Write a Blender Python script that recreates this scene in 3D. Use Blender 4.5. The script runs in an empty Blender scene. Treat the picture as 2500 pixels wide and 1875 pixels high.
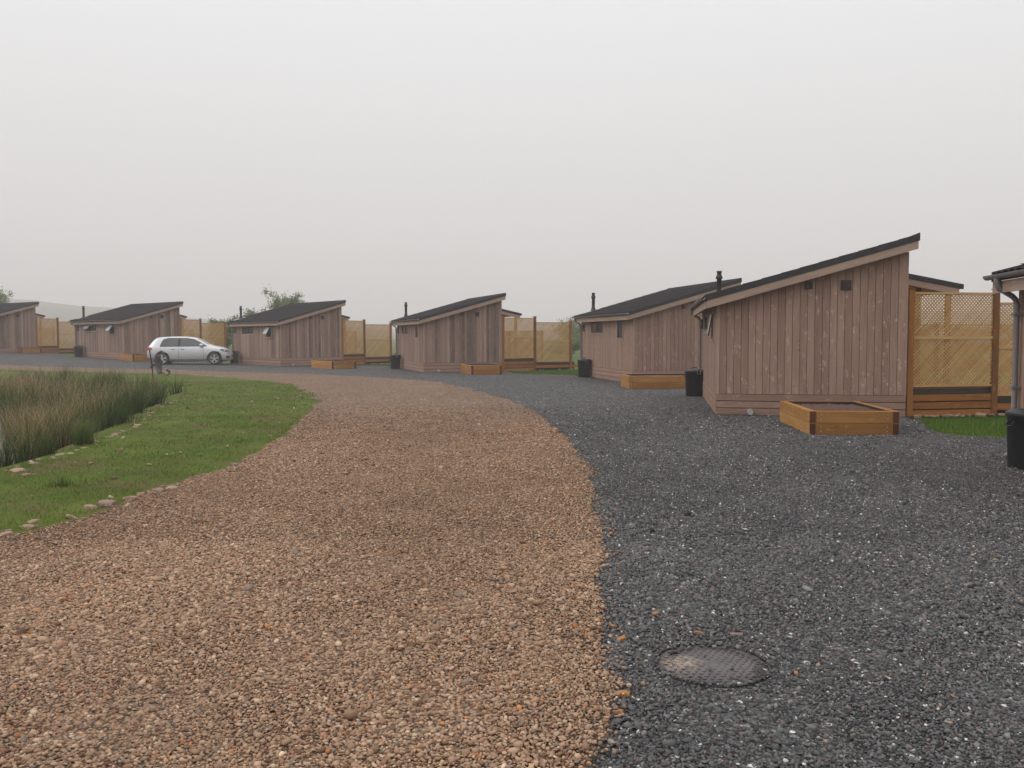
import bpy, bmesh, math, random
import numpy as np
from mathutils import Vector, Matrix, geometry
from mathutils.bvhtree import BVHTree

# ------------------------------------------------------------------ camera, sky, sun
SC = bpy.context.scene
COL = SC.collection
EYE = 1.55
cam_d = bpy.data.cameras.new('camera')
cam = bpy.data.objects.new('camera', cam_d); COL.objects.link(cam)
cam_d.sensor_width = 36.0
cam_d.lens = 36.0 * 2171.0 / 2500.0
cam_d.clip_end = 3000
cam_d.clip_start = 0.05
PITCH = 0.05369; ROLL = -0.0019
cam.matrix_world = Matrix.Translation((0, 0, EYE)) @ Matrix.Rotation(math.pi/2 - PITCH, 4, 'X') @ Matrix.Rotation(ROLL, 4, 'Z')
SC.camera = cam

SUN_EL, SUN_AZ = math.radians(42), math.radians(-75)      # azimuth from +Y towards +X
W = bpy.data.worlds.new('World'); SC.world = W; W.use_nodes = True
nt = W.node_tree; nt.nodes.clear()
def N(nt, t, **k):
    n = nt.nodes.new(t)
    for a, v in k.items():
        if a in n.inputs.keys(): n.inputs[a].default_value = v
        else: setattr(n, a, v)
    return n
wo = N(nt, 'ShaderNodeOutputWorld'); bg = N(nt, 'ShaderNodeBackground')
sky = N(nt, 'ShaderNodeTexSky'); sky.sky_type = 'NISHITA'; sky.sun_disc = False
sky.sun_elevation = SUN_EL; sky.sun_rotation = SUN_AZ; sky.air_density = 2; sky.dust_density = 8
tc = N(nt, 'ShaderNodeTexCoord'); sx = N(nt, 'ShaderNodeSeparateXYZ'); rp = N(nt, 'ShaderNodeValToRGB')
rp.color_ramp.elements[0].position = 0.0; rp.color_ramp.elements[0].color = (6.0, 5.55, 5.45, 1)
rp.color_ramp.elements[1].position = 0.35; rp.color_ramp.elements[1].color = (9.5, 9.48, 9.65, 1)
e = rp.color_ramp.elements.new(0.10); e.color = (8.0, 7.75, 7.7, 1)
e = rp.color_ramp.elements.new(1.0); e.color = (15.3, 15.2, 15.5, 1)
mx = N(nt, 'ShaderNodeMix'); mx.data_type = 'RGBA'; mx.inputs[0].default_value = 0.97
L = nt.links.new
L(tc.outputs['Generated'], sx.inputs[0]); L(sx.outputs['Z'], rp.inputs[0])
L(sky.outputs[0], mx.inputs[6]); L(rp.outputs[0], mx.inputs[7])
L(mx.outputs[2], bg.inputs[0]); bg.inputs[1].default_value = 0.1
L(bg.outputs[0], wo.inputs[0])

sd = bpy.data.lights.new('sun', 'SUN'); sd.energy = 0.8; sd.angle = math.radians(40); sd.color = (1, 0.96, 0.92)
so = bpy.data.objects.new('sun', sd); COL.objects.link(so)
dv = Vector((math.sin(SUN_AZ)*math.cos(SUN_EL), math.cos(SUN_AZ)*math.cos(SUN_EL)*0.2-0.25, math.sin(SUN_EL)))
so.rotation_euler = dv.to_track_quat('Z', 'Y').to_euler()
SC.view_settings.view_transform = 'Standard'; SC.view_settings.look = 'None'
SC.view_settings.exposure = 0.0; SC.view_settings.gamma = 1.0
SC.cycles.volume_bounces = 1
SC.cycles.max_bounces = 6

HAZE = 0.0018
rng = np.random.default_rng(7)
R = random.Random(11)

# ------------------------------------------------------------------ helpers
def tag(o, label=None, cat=None, group=None, kind=None):
    if label: o['label'] = label
    if cat: o['category'] = cat
    if group: o['group'] = group
    if kind: o['kind'] = kind
    return o
def empty(name, loc=(0, 0, 0), rz=0.0):
    o = bpy.data.objects.new(name, None); COL.objects.link(o)
    o.location = loc; o.rotation_euler = (0, 0, rz); o.empty_display_size = 0.3
    return o
def link(name, me, mat, parent=None, loc=None, rz=None):
    o = bpy.data.objects.new(name, me); COL.objects.link(o)
    if mat is not None and len(me.materials) == 0: me.materials.append(mat)
    if parent is not None: o.parent = parent
    if loc is not None: o.location = loc
    if rz is not None: o.rotation_euler = (0, 0, rz)
    return o
def copy_tree(o, parent=None):
    c = o.copy(); COL.objects.link(c); c.parent = parent
    for ch in list(o.children): copy_tree(ch, c)
    return c

class MB:
    """collects faces with a UV (metres, u along the board) and a random value per piece"""
    def __init__(s): s.v = []; s.f = []; s.uv = []; s.r = []; s.sm = []
    def poly(s, vs, faces, along=None, r=None, smooth=False):
        b = len(s.v); s.v += [tuple(p) for p in vs]
        r = R.random() if r is None else r
        ou, ov = R.random()*60, R.random()*60
        al = Vector(along).normalized() if along is not None else None
        for f in faces:
            P = [Vector(vs[i]) for i in f]
            n = geometry.normal(P[:4]) if len(P) > 2 else Vector((0, 0, 1))
            a = al if al is not None else Vector((0, 0, 1))
            if abs(a.dot(n)) > 0.9:
                a2 = n.orthogonal().normalized()
            else: a2 = a
            c = n.cross(a2)
            s.f.append([b+i for i in f]); s.r.append(r); s.sm.append(smooth)
            s.uv.append([(p.dot(a2)+ou, p.dot(c)+ov) for p in P])
    def box(s, p0, p1, along=None, r=None):
        x0, y0, z0 = p0; x1, y1, z1 = p1
        vs = [(x0,y0,z0),(x1,y0,z0),(x1,y1,z0),(x0,y1,z0),(x0,y0,z1),(x1,y0,z1),(x1,y1,z1),(x0,y1,z1)]
        if along is None:
            d = (x1-x0, y1-y0, z1-z0); k = d.index(max(d)); along = [0, 0, 0]; along[k] = 1
        s.poly(vs, BF, along, r)
    def beam(s, a, b, w, h, up=(0, 0, 1), r=None):
        a = Vector(a); b = Vector(b); d = (b-a).normalized(); up = Vector(up)
        if abs(d.dot(up)) > 0.99: up = Vector((0, 1, 0))
        sd_ = d.cross(up).normalized()*w/2; u = sd_.cross(d).normalized()*h/2
        vs = [a-sd_-u, a+sd_-u, b+sd_-u, b-sd_-u, a-sd_+u, a+sd_+u, b+sd_+u, b-sd_+u]
        s.poly(vs, BF, d, r)
    def tube(s, pts, rad, n=12, cap=True, r=None):
        pts = [Vector(p) for p in pts]; b = []; vs = []; fs = []
        rads = rad if isinstance(rad, (list, tuple)) else [rad]*len(pts)
        prev = None
        for i, p in enumerate(pts):
            d = (pts[min(i+1, len(pts)-1)]-pts[max(i-1, 0)]).normalized()
            if prev is None: o = d.orthogonal().normalized()
            else: o = (prev - d*prev.dot(d)).normalized()
            prev = o; c = d.cross(o)
            for k in range(n):
                t = 2*math.pi*k/n; vs.append(p+(o*math.cos(t)+c*math.sin(t))*rads[i])
        for i in range(len(pts)-1):
            for k in range(n):
                fs.append([i*n+k, i*n+(k+1) % n, (i+1)*n+(k+1) % n, (i+1)*n+k])
        s.poly(vs, fs, (pts[-1]-pts[0]), r, smooth=True)
        if cap:
            s.poly(vs[:n][::-1], [list(range(n))], None, r); s.poly(vs[-n:], [list(range(n))], None, r)
    def lathe(s, prof, n=24, c=(0, 0, 0), r=None):
        vs = []; fs = []
        for (rr, z) in prof:
            for k in range(n):
                t = 2*math.pi*k/n; vs.append((c[0]+rr*math.cos(t), c[1]+rr*math.sin(t), c[2]+z))
        for i in range(len(prof)-1):
            for k in range(n): fs.append([i*n+k, i*n+(k+1) % n, (i+1)*n+(k+1) % n, (i+1)*n+k])
        s.poly(vs, fs, (0, 0, 1), r, smooth=True)
    def mesh(s, name):
        me = bpy.data.meshes.new(name); me.from_pydata(s.v, [], s.f)
        uvl = me.uv_layers.new(name='UVMap')
        uvl.data.foreach_set('uv', np.array([c for f in s.uv for p in f for c in p], dtype=np.float32))
        at = me.attributes.new('rnd', 'FLOAT', 'FACE'); at.data.foreach_set('value', np.array(s.r, dtype=np.float32))
        me.polygons.foreach_set('use_smooth', np.array(s.sm, dtype=bool))
        me.update(); return me
    def build(s, name, mat, parent=None, bevel=0.0):
        o = link(name, s.mesh(name), mat, parent)
        if bevel:
            m = o.modifiers.new('bevel', 'BEVEL'); m.width = bevel; m.segments = 2; m.limit_method = 'ANGLE'
        return o
BF = [[0,3,2,1],[4,5,6,7],[0,1,5,4],[1,2,6,5],[2,3,7,6],[3,0,4,7]]

def np_mesh(name, v, f, col=None, smooth=False):
    """v (n,3), f (m,k) -> mesh, optional per-point colour"""
    me = bpy.data.meshes.new(name); n, m, k = len(v), len(f), f.shape[1]
    me.vertices.add(n); me.loops.add(m*k); me.polygons.add(m)
    me.vertices.foreach_set('co', v.astype(np.float32).ravel())
    me.loops.foreach_set('vertex_index', f.astype(np.int32).ravel())
    me.polygons.foreach_set('loop_start', np.arange(0, m*k, k, dtype=np.int32))
    if smooth: me.polygons.foreach_set('use_smooth', np.ones(m, dtype=bool))
    me.update(calc_edges=True)
    if col is not None:
        a = me.color_attributes.new('col', 'FLOAT_COLOR', 'POINT')
        c = np.ones((n, 4), dtype=np.float32); c[:, :3] = col; a.data.foreach_set('color', c.ravel())
    return me

def lin(c):
    c = np.array(c, dtype=float)/255.0
    return np.where(c <= 0.04045, c/12.92, ((c+0.055)/1.055)**2.4)
def L4(c, k=1.0): return tuple(lin(c)*k)+(1,)

# ------------------------------------------------------------------ materials
def mat(name):
    m = bpy.data.materials.new(name); m.use_nodes = True; t = m.node_tree
    return m, t, t.nodes['Principled BSDF'], t.links.new
def plain(name, c, rough=0.6, metal=0.0, noise=0.12, scale=12, bump=0.0, spec=0.5, coat=0.0):
    m, t, b, L = mat(name)
    tc = N(t, 'ShaderNodeTexCoord'); nz = N(t, 'ShaderNodeTexNoise'); nz.inputs['Scale'].default_value = scale; nz.inputs['Detail'].default_value = 6
    L(tc.outputs['Object'], nz.inputs['Vector'])
    r = N(t, 'ShaderNodeValToRGB'); r.color_ramp.elements[0].position = 0.3; r.color_ramp.elements[1].position = 0.7
    r.color_ramp.elements[0].color = tuple(x*(1-noise) for x in c[:3])+(1,); r.color_ramp.elements[1].color = tuple(min(1, x*(1+noise)) for x in c[:3])+(1,)
    L(nz.outputs[0], r.inputs[0]); L(r.outputs[0], b.inputs['Base Color'])
    b.inputs['Roughness'].default_value = rough; b.inputs['Metallic'].default_value = metal
    b.inputs['Specular IOR Level'].default_value = spec; b.inputs['Coat Weight'].default_value = coat
    if bump:
        bp = N(t, 'ShaderNodeBump'); bp.inputs['Strength'].default_value = bump; bp.inputs['Distance'].default_value = 0.01
        L(nz.outputs[0], bp.inputs['Height']); L(bp.outputs[0], b.inputs['Normal'])
    return m

def math_n(t, op, a, b=None, c=None, clamp=False):
    n = t.nodes.new('ShaderNodeMath'); n.operation = op; n.use_clamp = clamp
    for i, x in enumerate((a, b, c)):
        if x is None: continue
        if isinstance(x, (int, float)): n.inputs[i].default_value = x
        else: t.links.new(x, n.inputs[i])
    return n.outputs[0]
def comb(t, x, y, z=0.0):
    n = t.nodes.new('ShaderNodeCombineXYZ')
    for i, q in enumerate((x, y, z)):
        if isinstance(q, (int, float)): n.inputs[i].default_value = q
        else: t.links.new(q, n.inputs[i])
    return n.outputs[0]
def mixc(t, f, a, b, bt='MIX'):
    n = t.nodes.new('ShaderNodeMix'); n.data_type = 'RGBA'; n.blend_type = bt
    for i, q in ((0, f), (6, a), (7, b)):
        if isinstance(q, (int, float)): n.inputs[i].default_value = q
        elif isinstance(q, tuple): n.inputs[i].default_value = q
        else: t.links.new(q, n.inputs[i])
    return n.outputs[2]
def noise(t, vec, scale, detail=4, rough=0.5):
    n = t.nodes.new('ShaderNodeTexNoise'); n.inputs['Scale'].default_value = scale; n.inputs['Detail'].default_value = detail
    n.inputs['Roughness'].default_value = rough; t.links.new(vec, n.inputs['Vector']); return n.outputs[0]
def ramp(t, f, stops):
    n = t.nodes.new('ShaderNodeValToRGB'); el = n.color_ramp.elements
    el[0].position, el[0].color = stops[0]; el[1].position, el[1].color = stops[-1]
    for p, c in stops[1:-1]:
        x = el.new(p); x.color = c
    t.links.new(f, n.inputs[0]); return n.outputs[0]
def mr(t, v, a, b, c=0.0, d=1.0):
    n = t.nodes.new('ShaderNodeMapRange'); t.links.new(v, n.inputs[0])
    for i, q in enumerate((a, b, c, d)): n.inputs[i+1].default_value = q
    return n.outputs[0]

def wood(name, tones, knots=0.7, var=0.4, weather=None, wthr=0.7, rough=0.75, grain=0.25, knotcol=None, halo=None):
    m, t, b, L = mat(name)
    uv = N(t, 'ShaderNodeUVMap'); uv.uv_map = 'UVMap'
    sp = N(t, 'ShaderNodeSeparateXYZ'); L(uv.outputs[0], sp.inputs[0]); u, v = sp.outputs[0], sp.outputs[1]
    at = N(t, 'ShaderNodeAttribute'); at.attribute_name = 'rnd'; rn = at.outputs['Fac']
    g1 = noise(t, comb(t, math_n(t, 'MULTIPLY', u, 1.2), math_n(t, 'MULTIPLY', v, 34)), 1.6, 5, 0.6)
    g2 = noise(t, comb(t, math_n(t, 'MULTIPLY', u, 0.9), math_n(t, 'MULTIPLY', v, 5)), 1.0, 3)
    f = math_n(t, 'ADD', math_n(t, 'MULTIPLY', math_n(t, 'SUBTRACT', rn, 0.5), var), math_n(t, 'ADD', math_n(t, 'MULTIPLY', g1, 0.4), math_n(t, 'MULTIPLY', g2, 0.6)), clamp=True)
    c = ramp(t, f, [(0.18, L4(tones[0])), (0.5, L4(tones[1])), (0.85, L4(tones[2]))])
    if weather:
        w = mr(t, math_n(t, 'FRACT', math_n(t, 'MULTIPLY', rn, 7.31)), wthr, wthr+0.06)
        w2 = math_n(t, 'MULTIPLY', w, mr(t, g2, 0.3, 0.6, 0.35, 1.0))
        c = mixc(t, w2, c, L4(weather))
    # knots
    wob = noise(t, comb(t, math_n(t, 'MULTIPLY', u, 6), math_n(t, 'MULTIPLY', v, 6)), 2.0, 2)
    vo = t.nodes.new('ShaderNodeTexVoronoi'); vo.voronoi_dimensions = '2D'; vo.inputs['Scale'].default_value = 1.0
    L(comb(t, math_n(t, 'ADD', math_n(t, 'MULTIPLY', u, 2.9), math_n(t, 'MULTIPLY', wob, 0.25)), math_n(t, 'ADD', math_n(t, 'MULTIPLY', v, 6.5), math_n(t, 'MULTIPLY', wob, 0.3))), vo.inputs['Vector'])
    d = vo.outputs['Distance']; sc_ = N(t, 'ShaderNodeSeparateColor'); L(vo.outputs['Color'], sc_.inputs[0]); has = mr(t, sc_.outputs[0], 0.35, 0.45); big = mr(t, sc_.outputs[1], 0, 1, 0.4, 1.0)
    dark = math_n(t, 'MULTIPLY', math_n(t, 'MULTIPLY', mr(t, d, 0.035, 0.09, 1, 0), knots), math_n(t, 'MULTIPLY', has, big))
    v2 = t.nodes.new('ShaderNodeTexVoronoi'); v2.voronoi_dimensions = '2D'; v2.inputs['Scale'].default_value = 1.0
    L(comb(t, math_n(t, 'ADD', math_n(t, 'MULTIPLY', u, 2.9), math_n(t, 'MULTIPLY', wob, 0.9)), math_n(t, 'ADD', math_n(t, 'MULTIPLY', v, 6.5), math_n(t, 'MULTIPLY', wob, 0.9))), v2.inputs['Vector'])
    g3 = noise(t, comb(t, math_n(t, 'MULTIPLY', u, 9), math_n(t, 'MULTIPLY', v, 14)), 2.0, 3)
    lite = math_n(t, 'MULTIPLY', mr(t, v2.outputs['Distance'], 0.10, 0.26, 1, 0), mr(t, g3, 0.42, 0.62))
    lite = math_n(t, 'MULTIPLY', lite, math_n(t, 'MULTIPLY', has, knots))
    c = mixc(t, lite, c, L4(halo or tones[2], 1.2))
    c = mixc(t, dark, c, L4(knotcol or tones[0], 0.75))
    c = mixc(t, grain, c, mixc(t, mr(t, g1, 0.35, 0.65), (0.55, 0.55, 0.55, 1), (1.2, 1.2, 1.2, 1)), 'MULTIPLY')
    L(c, b.inputs['Base Color']); b.inputs['Roughness'].default_value = rough; b.inputs['Specular IOR Level'].default_value = 0.25
    bp = N(t, 'ShaderNodeBump'); bp.inputs['Strength'].default_value = 0.35; bp.inputs['Distance'].default_value = 0.004
    L(g1, bp.inputs['Height']); L(bp.outputs[0], b.inputs['Normal'])
    return m

M = {}
M['clad'] = wood('larch_cladding', [(134,106,92), (153,124,109), (170,142,126)], 0.75, var=0.35, grain=0.22, halo=(186,160,148))
M['clad_w'] = wood('weathered_larch_cladding', [(128,104,92), (150,124,111), (170,145,130)], 0.45, var=0.6, weather=(104,90,82), wthr=0.72, grain=0.35)
M['trim'] = wood('larch_trim', [(146,122,108), (164,140,124), (178,154,138)], 0.5, grain=0.2)
M['plinth'] = wood('larch_plinth', [(134,105,90), (152,122,106), (168,137,120)], 0.6, grain=0.25)
M['sleeper'] = wood('treated_sleeper_timber', [(136,92,44), (160,113,58), (184,139,80)], 0.6, grain=0.3, knotcol=(110,66,26))
M['endgrain'] = wood('wet_end_grain', [(70,40,20), (86,50,24), (104,64,32)], 0.2, grain=0.4)
M['post'] = wood('treated_post_timber', [(128,80,36), (152,98,46), (172,118,64)], 0.5, weather=(108,72,40), wthr=0.75, grain=0.3)
M['lattice'] = wood('lattice_slats', [(170,130,80), (192,152,100), (208,170,122)], 0.1, grain=0.2)
M['dark_board'] = plain('dark_deck_board', L4((48,42,40)), 0.6, noise=0.2)
M['gap'] = plain('dark_backing', L4((26,19,17)), 0.9)
M['tile'] = plain('charcoal_roof_tile', L4((44,42,43)), 0.85, noise=0.2, scale=25, spec=0.1)
M['edge'] = plain('charcoal_roof_edge', L4((38,37,39)), 0.65, noise=0.15, scale=8)
M['gutter'] = plain('grey_gutter_plastic', L4((120,114,116)), 0.45, noise=0.08)
M['frame'] = plain('window_frame_grey', L4((52,52,54)), 0.4, noise=0.08)
M['brownp'] = plain('brown_plastic', L4((54,32,30)), 0.5, noise=0.12)
M['black'] = plain('black_plastic', L4((30,30,33)), 0.5, noise=0.15, scale=6, bump=0.1)
M['flue'] = plain('black_flue_metal', L4((40,38,42)), 0.5, noise=0.1)
M['lead'] = plain('lead_flashing', L4((150,148,150)), 0.4, noise=0.15)
M['steel'] = plain('galvanised_steel', L4((190,188,185)), 0.35, metal=0.7, noise=0.08)
M['pipe'] = plain('pale_pipe_plastic', L4((170,170,172)), 0.4, noise=0.08)
M['glass'] = plain('window_glass', (0.035, 0.038, 0.04, 1), 0.06, noise=0.1, scale=2, spec=0.9)
M['frost_sky'] = plain('frosted_glass_sky_tint', L4((176,184,188)), 0.25, noise=0.06)  # pale colour carries the reflected sky as well as the frosting
M['soil'] = plain('planter_soil', L4((88,60,48)), 0.95, noise=0.5, scale=40, bump=1.0)
M['membrane'] = plain('black_liner', L4((30,28,30)), 0.5)
M['rock'] = plain('tan_rock', L4((158,132,108)), 0.9, noise=0.35, scale=9, bump=0.6)
M['rock2'] = plain('grey_pink_rock', L4((140,118,108)), 0.9, noise=0.35, scale=9, bump=0.6)
M['orange'] = plain('ochre_stone', L4((166,118,74)), 0.85, noise=0.35, scale=20, bump=0.5)
M['bark'] = plain('bark', L4((78,66,54)), 0.9, noise=0.3, scale=20, bump=0.6)

def col_mat(name, rough=0.8, spec=0.3, macro=0.0, transl=0.0):
    m, t, b, L = mat(name)
    a = N(t, 'ShaderNodeAttribute'); a.attribute_name = 'col'
    L(a.outputs['Color'], b.inputs['Base Color']); b.inputs['Roughness'].default_value = rough; b.inputs['Specular IOR Level'].default_value = spec
    if transl:
        tr = N(t, 'ShaderNodeBsdfTranslucent'); L(a.outputs['Color'], tr.inputs[0]); ms = N(t, 'ShaderNodeMixShader'); ms.inputs[0].default_value = transl
        L(b.outputs[0], ms.inputs[1]); L(tr.outputs[0], ms.inputs[2]); L(ms.outputs[0], t.nodes['Material Output'].inputs[0])
    return m
M['stones'] = col_mat('loose_stone', 0.8, 0.3)
M['blades'] = col_mat('green_blades', 0.7, 0.2, transl=0.25)
M['leaves'] = col_mat('leaf_clusters', 0.7, 0.2, transl=0.25)

BROWN = [((174,143,116), 7), ((161,131,106), 7), ((188,158,131), 3.5), ((146,118,94), 4), ((136,120,106), 1.6), ((120,90,68), 2), ((186,126,80), 0.5), ((198,174,148), 0.8), ((156,114,90), 2)]
SLATE = [((92,92,92), 7), ((82,81,81), 5), ((105,105,104), 4), ((108,96,95), 2), ((68,67,67), 2.5), ((124,123,121), 1.4), ((200,197,192), 0.6), ((150,126,104), 0.15)]
KB, KS = 0.86, 1.08
def pal(P, n, k):
    c = np.array([lin(p[0]) for p in P])*k; w = np.array([p[1] for p in P], float); w /= w.sum()
    out = c[rng.choice(len(P), n, p=w)]
    return np.clip(out*(1+rng.normal(0, 0.13, (n, 1))), 0.005, 0.9)

def gravel_mat(name, P, k, scale, macro, purple=None):
    """far gravel: every voronoi cell a stone with a tone of the palette, and a height"""
    m, t, b, L = mat(name)
    tc = N(t, 'ShaderNodeTexCoord'); vec = tc.outputs['Object']
    vo = t.nodes.new('ShaderNodeTexVoronoi'); vo.inputs['Scale'].default_value = scale; L(vec, vo.inputs['Vector'])
    sp = N(t, 'ShaderNodeSeparateColor'); L(vo.outputs['Color'], sp.inputs[0])
    tot = sum(p[1] for p in P); acc = 0; stops = []
    rpn = t.nodes.new('ShaderNodeValToRGB'); rpn.color_ramp.interpolation = 'CONSTANT'; el = rpn.color_ramp.elements
    for i, (c, w) in enumerate(P):
        if i == 0: el[0].position = 0; el[0].color = L4(c, k)
        elif i == 1: el[1].position = acc/tot; el[1].color = L4(c, k)
        else: x = el.new(acc/tot); x.color = L4(c, k)
        acc += w
    L(sp.outputs[0], rpn.inputs[0])
    c = rpn.outputs[0]
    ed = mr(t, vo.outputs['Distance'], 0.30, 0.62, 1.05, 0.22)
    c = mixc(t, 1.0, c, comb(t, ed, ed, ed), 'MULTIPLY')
    vb = t.nodes.new('ShaderNodeTexVoronoi'); vb.inputs['Scale'].default_value = scale*0.42; L(vec, vb.inputs['Vector']); sb = N(t, 'ShaderNodeSeparateColor'); L(vb.outputs['Color'], sb.inputs[0])
    kb = mr(t, sb.outputs[1], 0, 1, 0.78, 1.22); c = mixc(t, 1.0, c, comb(t, kb, kb, kb), 'MULTIPLY')
    lo = noise(t, vec, 0.45, 5, 0.6); lo2 = noise(t, vec, 2.3, 4, 0.6)
    mm = mr(t, math_n(t, 'ADD', math_n(t, 'MULTIPLY', lo, 0.6), math_n(t, 'MULTIPLY', lo2, 0.4)), 0.35, 0.65, 1-macro, 1+macro)
    c = mixc(t, 1.0, c, comb(t, mm, mm, mm), 'MULTIPLY')
    L(c, b.inputs['Base Color']); b.inputs['Roughness'].default_value = 0.85; b.inputs['Specular IOR Level'].default_value = 0.25
    bp = N(t, 'ShaderNodeBump'); bp.inputs['Strength'].default_value = 0.8; bp.inputs['Distance'].default_value = 0.02; bp.invert = True
    L(vo.outputs['Distance'], bp.inputs['Height']); L(bp.outputs[0], b.inputs['Normal'])
    return m
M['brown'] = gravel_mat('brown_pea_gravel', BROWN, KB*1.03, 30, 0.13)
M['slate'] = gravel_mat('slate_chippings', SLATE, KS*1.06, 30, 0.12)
def grass_mat(name, a, b_, bare, amt):
    m, t, b, L = mat(name)
    tc = N(t, 'ShaderNodeTexCoord'); vec = tc.outputs['Object']
    n1 = noise(t, vec, 1.1, 6, 0.65); n2 = noise(t, vec, 14, 5, 0.7); n3 = noise(t, vec, 60, 3)
    f = math_n(t, 'ADD', math_n(t, 'MULTIPLY', n1, 0.45), math_n(t, 'ADD', math_n(t, 'MULTIPLY', n2, 0.3), math_n(t, 'MULTIPLY', n3, 0.25)))
    c = ramp(t, f, [(0.36, L4(a)), (0.62, L4(b_))])
    n4 = noise(t, vec, 0.8, 6, 0.7)
    c = mixc(t, math_n(t, 'MULTIPLY', mr(t, math_n(t, 'ADD', math_n(t, 'MULTIPLY', n4, 0.6), math_n(t, 'MULTIPLY', n2, 0.4)), 0.50, 0.58), amt), c, L4(bare))
    L(c, b.inputs['Base Color']); b.inputs['Roughness'].default_value = 0.9; b.inputs['Specular IOR Level'].default_value = 0.1
    bp = N(t, 'ShaderNodeBump'); bp.inputs['Strength'].default_value = 0.7; bp.inputs['Distance'].default_value = 0.03
    L(f, bp.inputs['Height']); L(bp.outputs[0], b.inputs['Normal'])
    return m
M['verge'] = grass_mat('verge_turf', (58,74,22), (92,106,38), (98,82,56), 0.85)
M['field'] = grass_mat('field_grass', (62,82,30), (96,112,46), (84,84,44), 0.6)

# ------------------------------------------------------------------ ground shape
def smooth(a, b, x):
    t = np.clip((x-a)/(b-a), 0, 1); return t*t*(3-2*t)
POND = np.array([(-8.3,22.2),(-7.5,18.1),(-6.65,15.3),(-6.25,13.4),(-6.0,12.1),(-5.9,11.3),(-5.85,10.2),(-6.2,9.2),(-8.5,8.2),(-13,7.6),(-34,9),(-34,36),(-24,34.8),(-16,32.2),(-11.6,28.2),(-9.2,24.8)])
def inpoly(x, y, P):
    x = np.asarray(x, float); y = np.asarray(y, float); r = np.zeros(x.shape, bool); j = len(P)-1
    for i in range(len(P)):
        xi, yi = P[i]; xj, yj = P[j]
        c = ((yi > y) != (yj > y))
        with np.errstate(divide='ignore', invalid='ignore'):
            r ^= c & (x < (xj-xi)*(y-yi)/(yj-yi+1e-12)+xi)
        j = i
    return r
def distpoly(x, y, P):
    d = np.full(np.shape(x), 1e9)
    for i in range(len(P)):
        a = np.array(P[i]); b = np.array(P[(i+1) % len(P)]); ab = b-a
        t = np.clip(((x-a[0])*ab[0]+(y-a[1])*ab[1])/(ab@ab), 0, 1)
        d = np.minimum(d, np.hypot(x-a[0]-t*ab[0], y-a[1]-t*ab[1]))
    return d
def T(x, y):
    x = np.asarray(x, float); y = np.asarray(y, float)
    q = np.clip(-x-5, 0, 30); z = 0.00075*q*q*smooth(26, 44, y)
    ins = inpoly(x, y, POND); d = distpoly(x, y, POND)
    return z - np.where(ins, 0.42*smooth(0.0, 1.3, d), 0.0)
def Tz(x, y): return float(T(np.array([x]), np.array([y]))[0])

BS = [(-24.07,41.8),(-18.0,40.38),(-15.35,40.2),(-13.33,38.9),(-11.08,38.1),(-8.24,36.7),(-5.8,34.37),(-3.74,32.2),(-2.43,29.98),(-1.23,26.16),(-0.1,21.81),(0.42,18.33),(0.72,15.09),(0.84,12.87),(0.86,10.35),(0.82,9.11),(0.75,7.77),(0.66,6.54),(0.55,5.64),(0.5,4.96),(0.45,4.48),(0.42,4.09),(0.46,3.84),(0.41,3.67),(0.35,3.36),(0.26,3.12),(0.1,1.5),(0.0,-8)]
BG = [(-16.11,36.79),(-13.96,36.45),(-11.87,34.49),(-10.17,33.0),(-8.53,31.0),(-7.0,28.3),(-5.72,24.76),(-4.76,21.65),(-4.14,18.46),(-3.8,15.78),(-3.56,13.8),(-3.4,11.9),(-3.36,10.47),(-3.45,9.65),(-3.6,8.95),(-3.61,8.23),(-3.71,7.82),(-3.75,7.35),(-3.82,6.99),(-3.95,6.78),(-4.6,5.0),(-5.6,2.0),(-6.5,-8)]
def ragged(P, step, amp, seed):
    rr = random.Random(seed); out = []
    for a, b in zip(P[:-1], P[1:]):
        a = Vector(a); b = Vector(b); n = max(1, int((b-a).length/step)); d = (b-a).normalized(); nn = Vector((-d.y, d.x))
        for i in range(n):
            k = 1.0 if (a+(b-a)*i/n).length < 20 else 2.0
            out.append(tuple(a+(b-a)*i/n + nn*rr.gauss(0, amp*k)))
    out.append(tuple(P[-1])); return out
BSr = ragged([(-60,50)]+BS, 0.35, 0.035, 3); BGr = ragged([(-60,45),(-30,40.0)]+BG, 0.35, 0.045, 5)
ROAD = BSr + BGr[::-1]
VERGE = BGr + [(-60,-8)]

CAB = {1: (4.038,17.449,-.165,0.0), 2: (3.947,28.891,.198,0.0), 3: (-3.781,38.229,.312,0.0), 5: (-11.792,45.354,.691,.04),
       6: (-22.383,51.278,.865,.24), 7: (-33.15,55.388,.948,.412), 0: (5.31,4.99,-.16,0.0)}
def loc(k, x, y):
    X, Y, t, z = CAB[k]; return (X+x*math.cos(t)-y*math.sin(t), Y+x*math.sin(t)+y*math.cos(t))
YARD = [(-60,62), loc(7,-.6,6.0), loc(7,1,3)]
for k, nx in ((7,6),(6,5),(5,3),(3,2),(2,1),(1,None)):
    YARD += [loc(k,3.45,.25)]
    if k == 1: YARD += [(7.44,16.2),(7.03,15.04),(6.78,14.1),(6.95,13.6),(7.56,13.42),(8.6,13.3),(8.4,11.3)]
    elif k == 3: YARD += [loc(3,3.66,-.42),loc(3,3.4,-2.0),loc(3,3.75,-3.3),loc(3,5.0,-4.6)]
    elif k == 5: YARD += [loc(5,4.3,.1),loc(5,4.9,-1.0),loc(5,4.87,-2.3)]
    else: YARD += [loc(k,3.9,-.3),loc(k,4.4,-1.4)]
    if nx: YARD += [loc(nx,-.35,6.2), loc(nx,1.2,3.0)]
YARD += [loc(0,.6,5.6), loc(0,2,2), (26,2), (26,-8), (-60,-8)]

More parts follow.
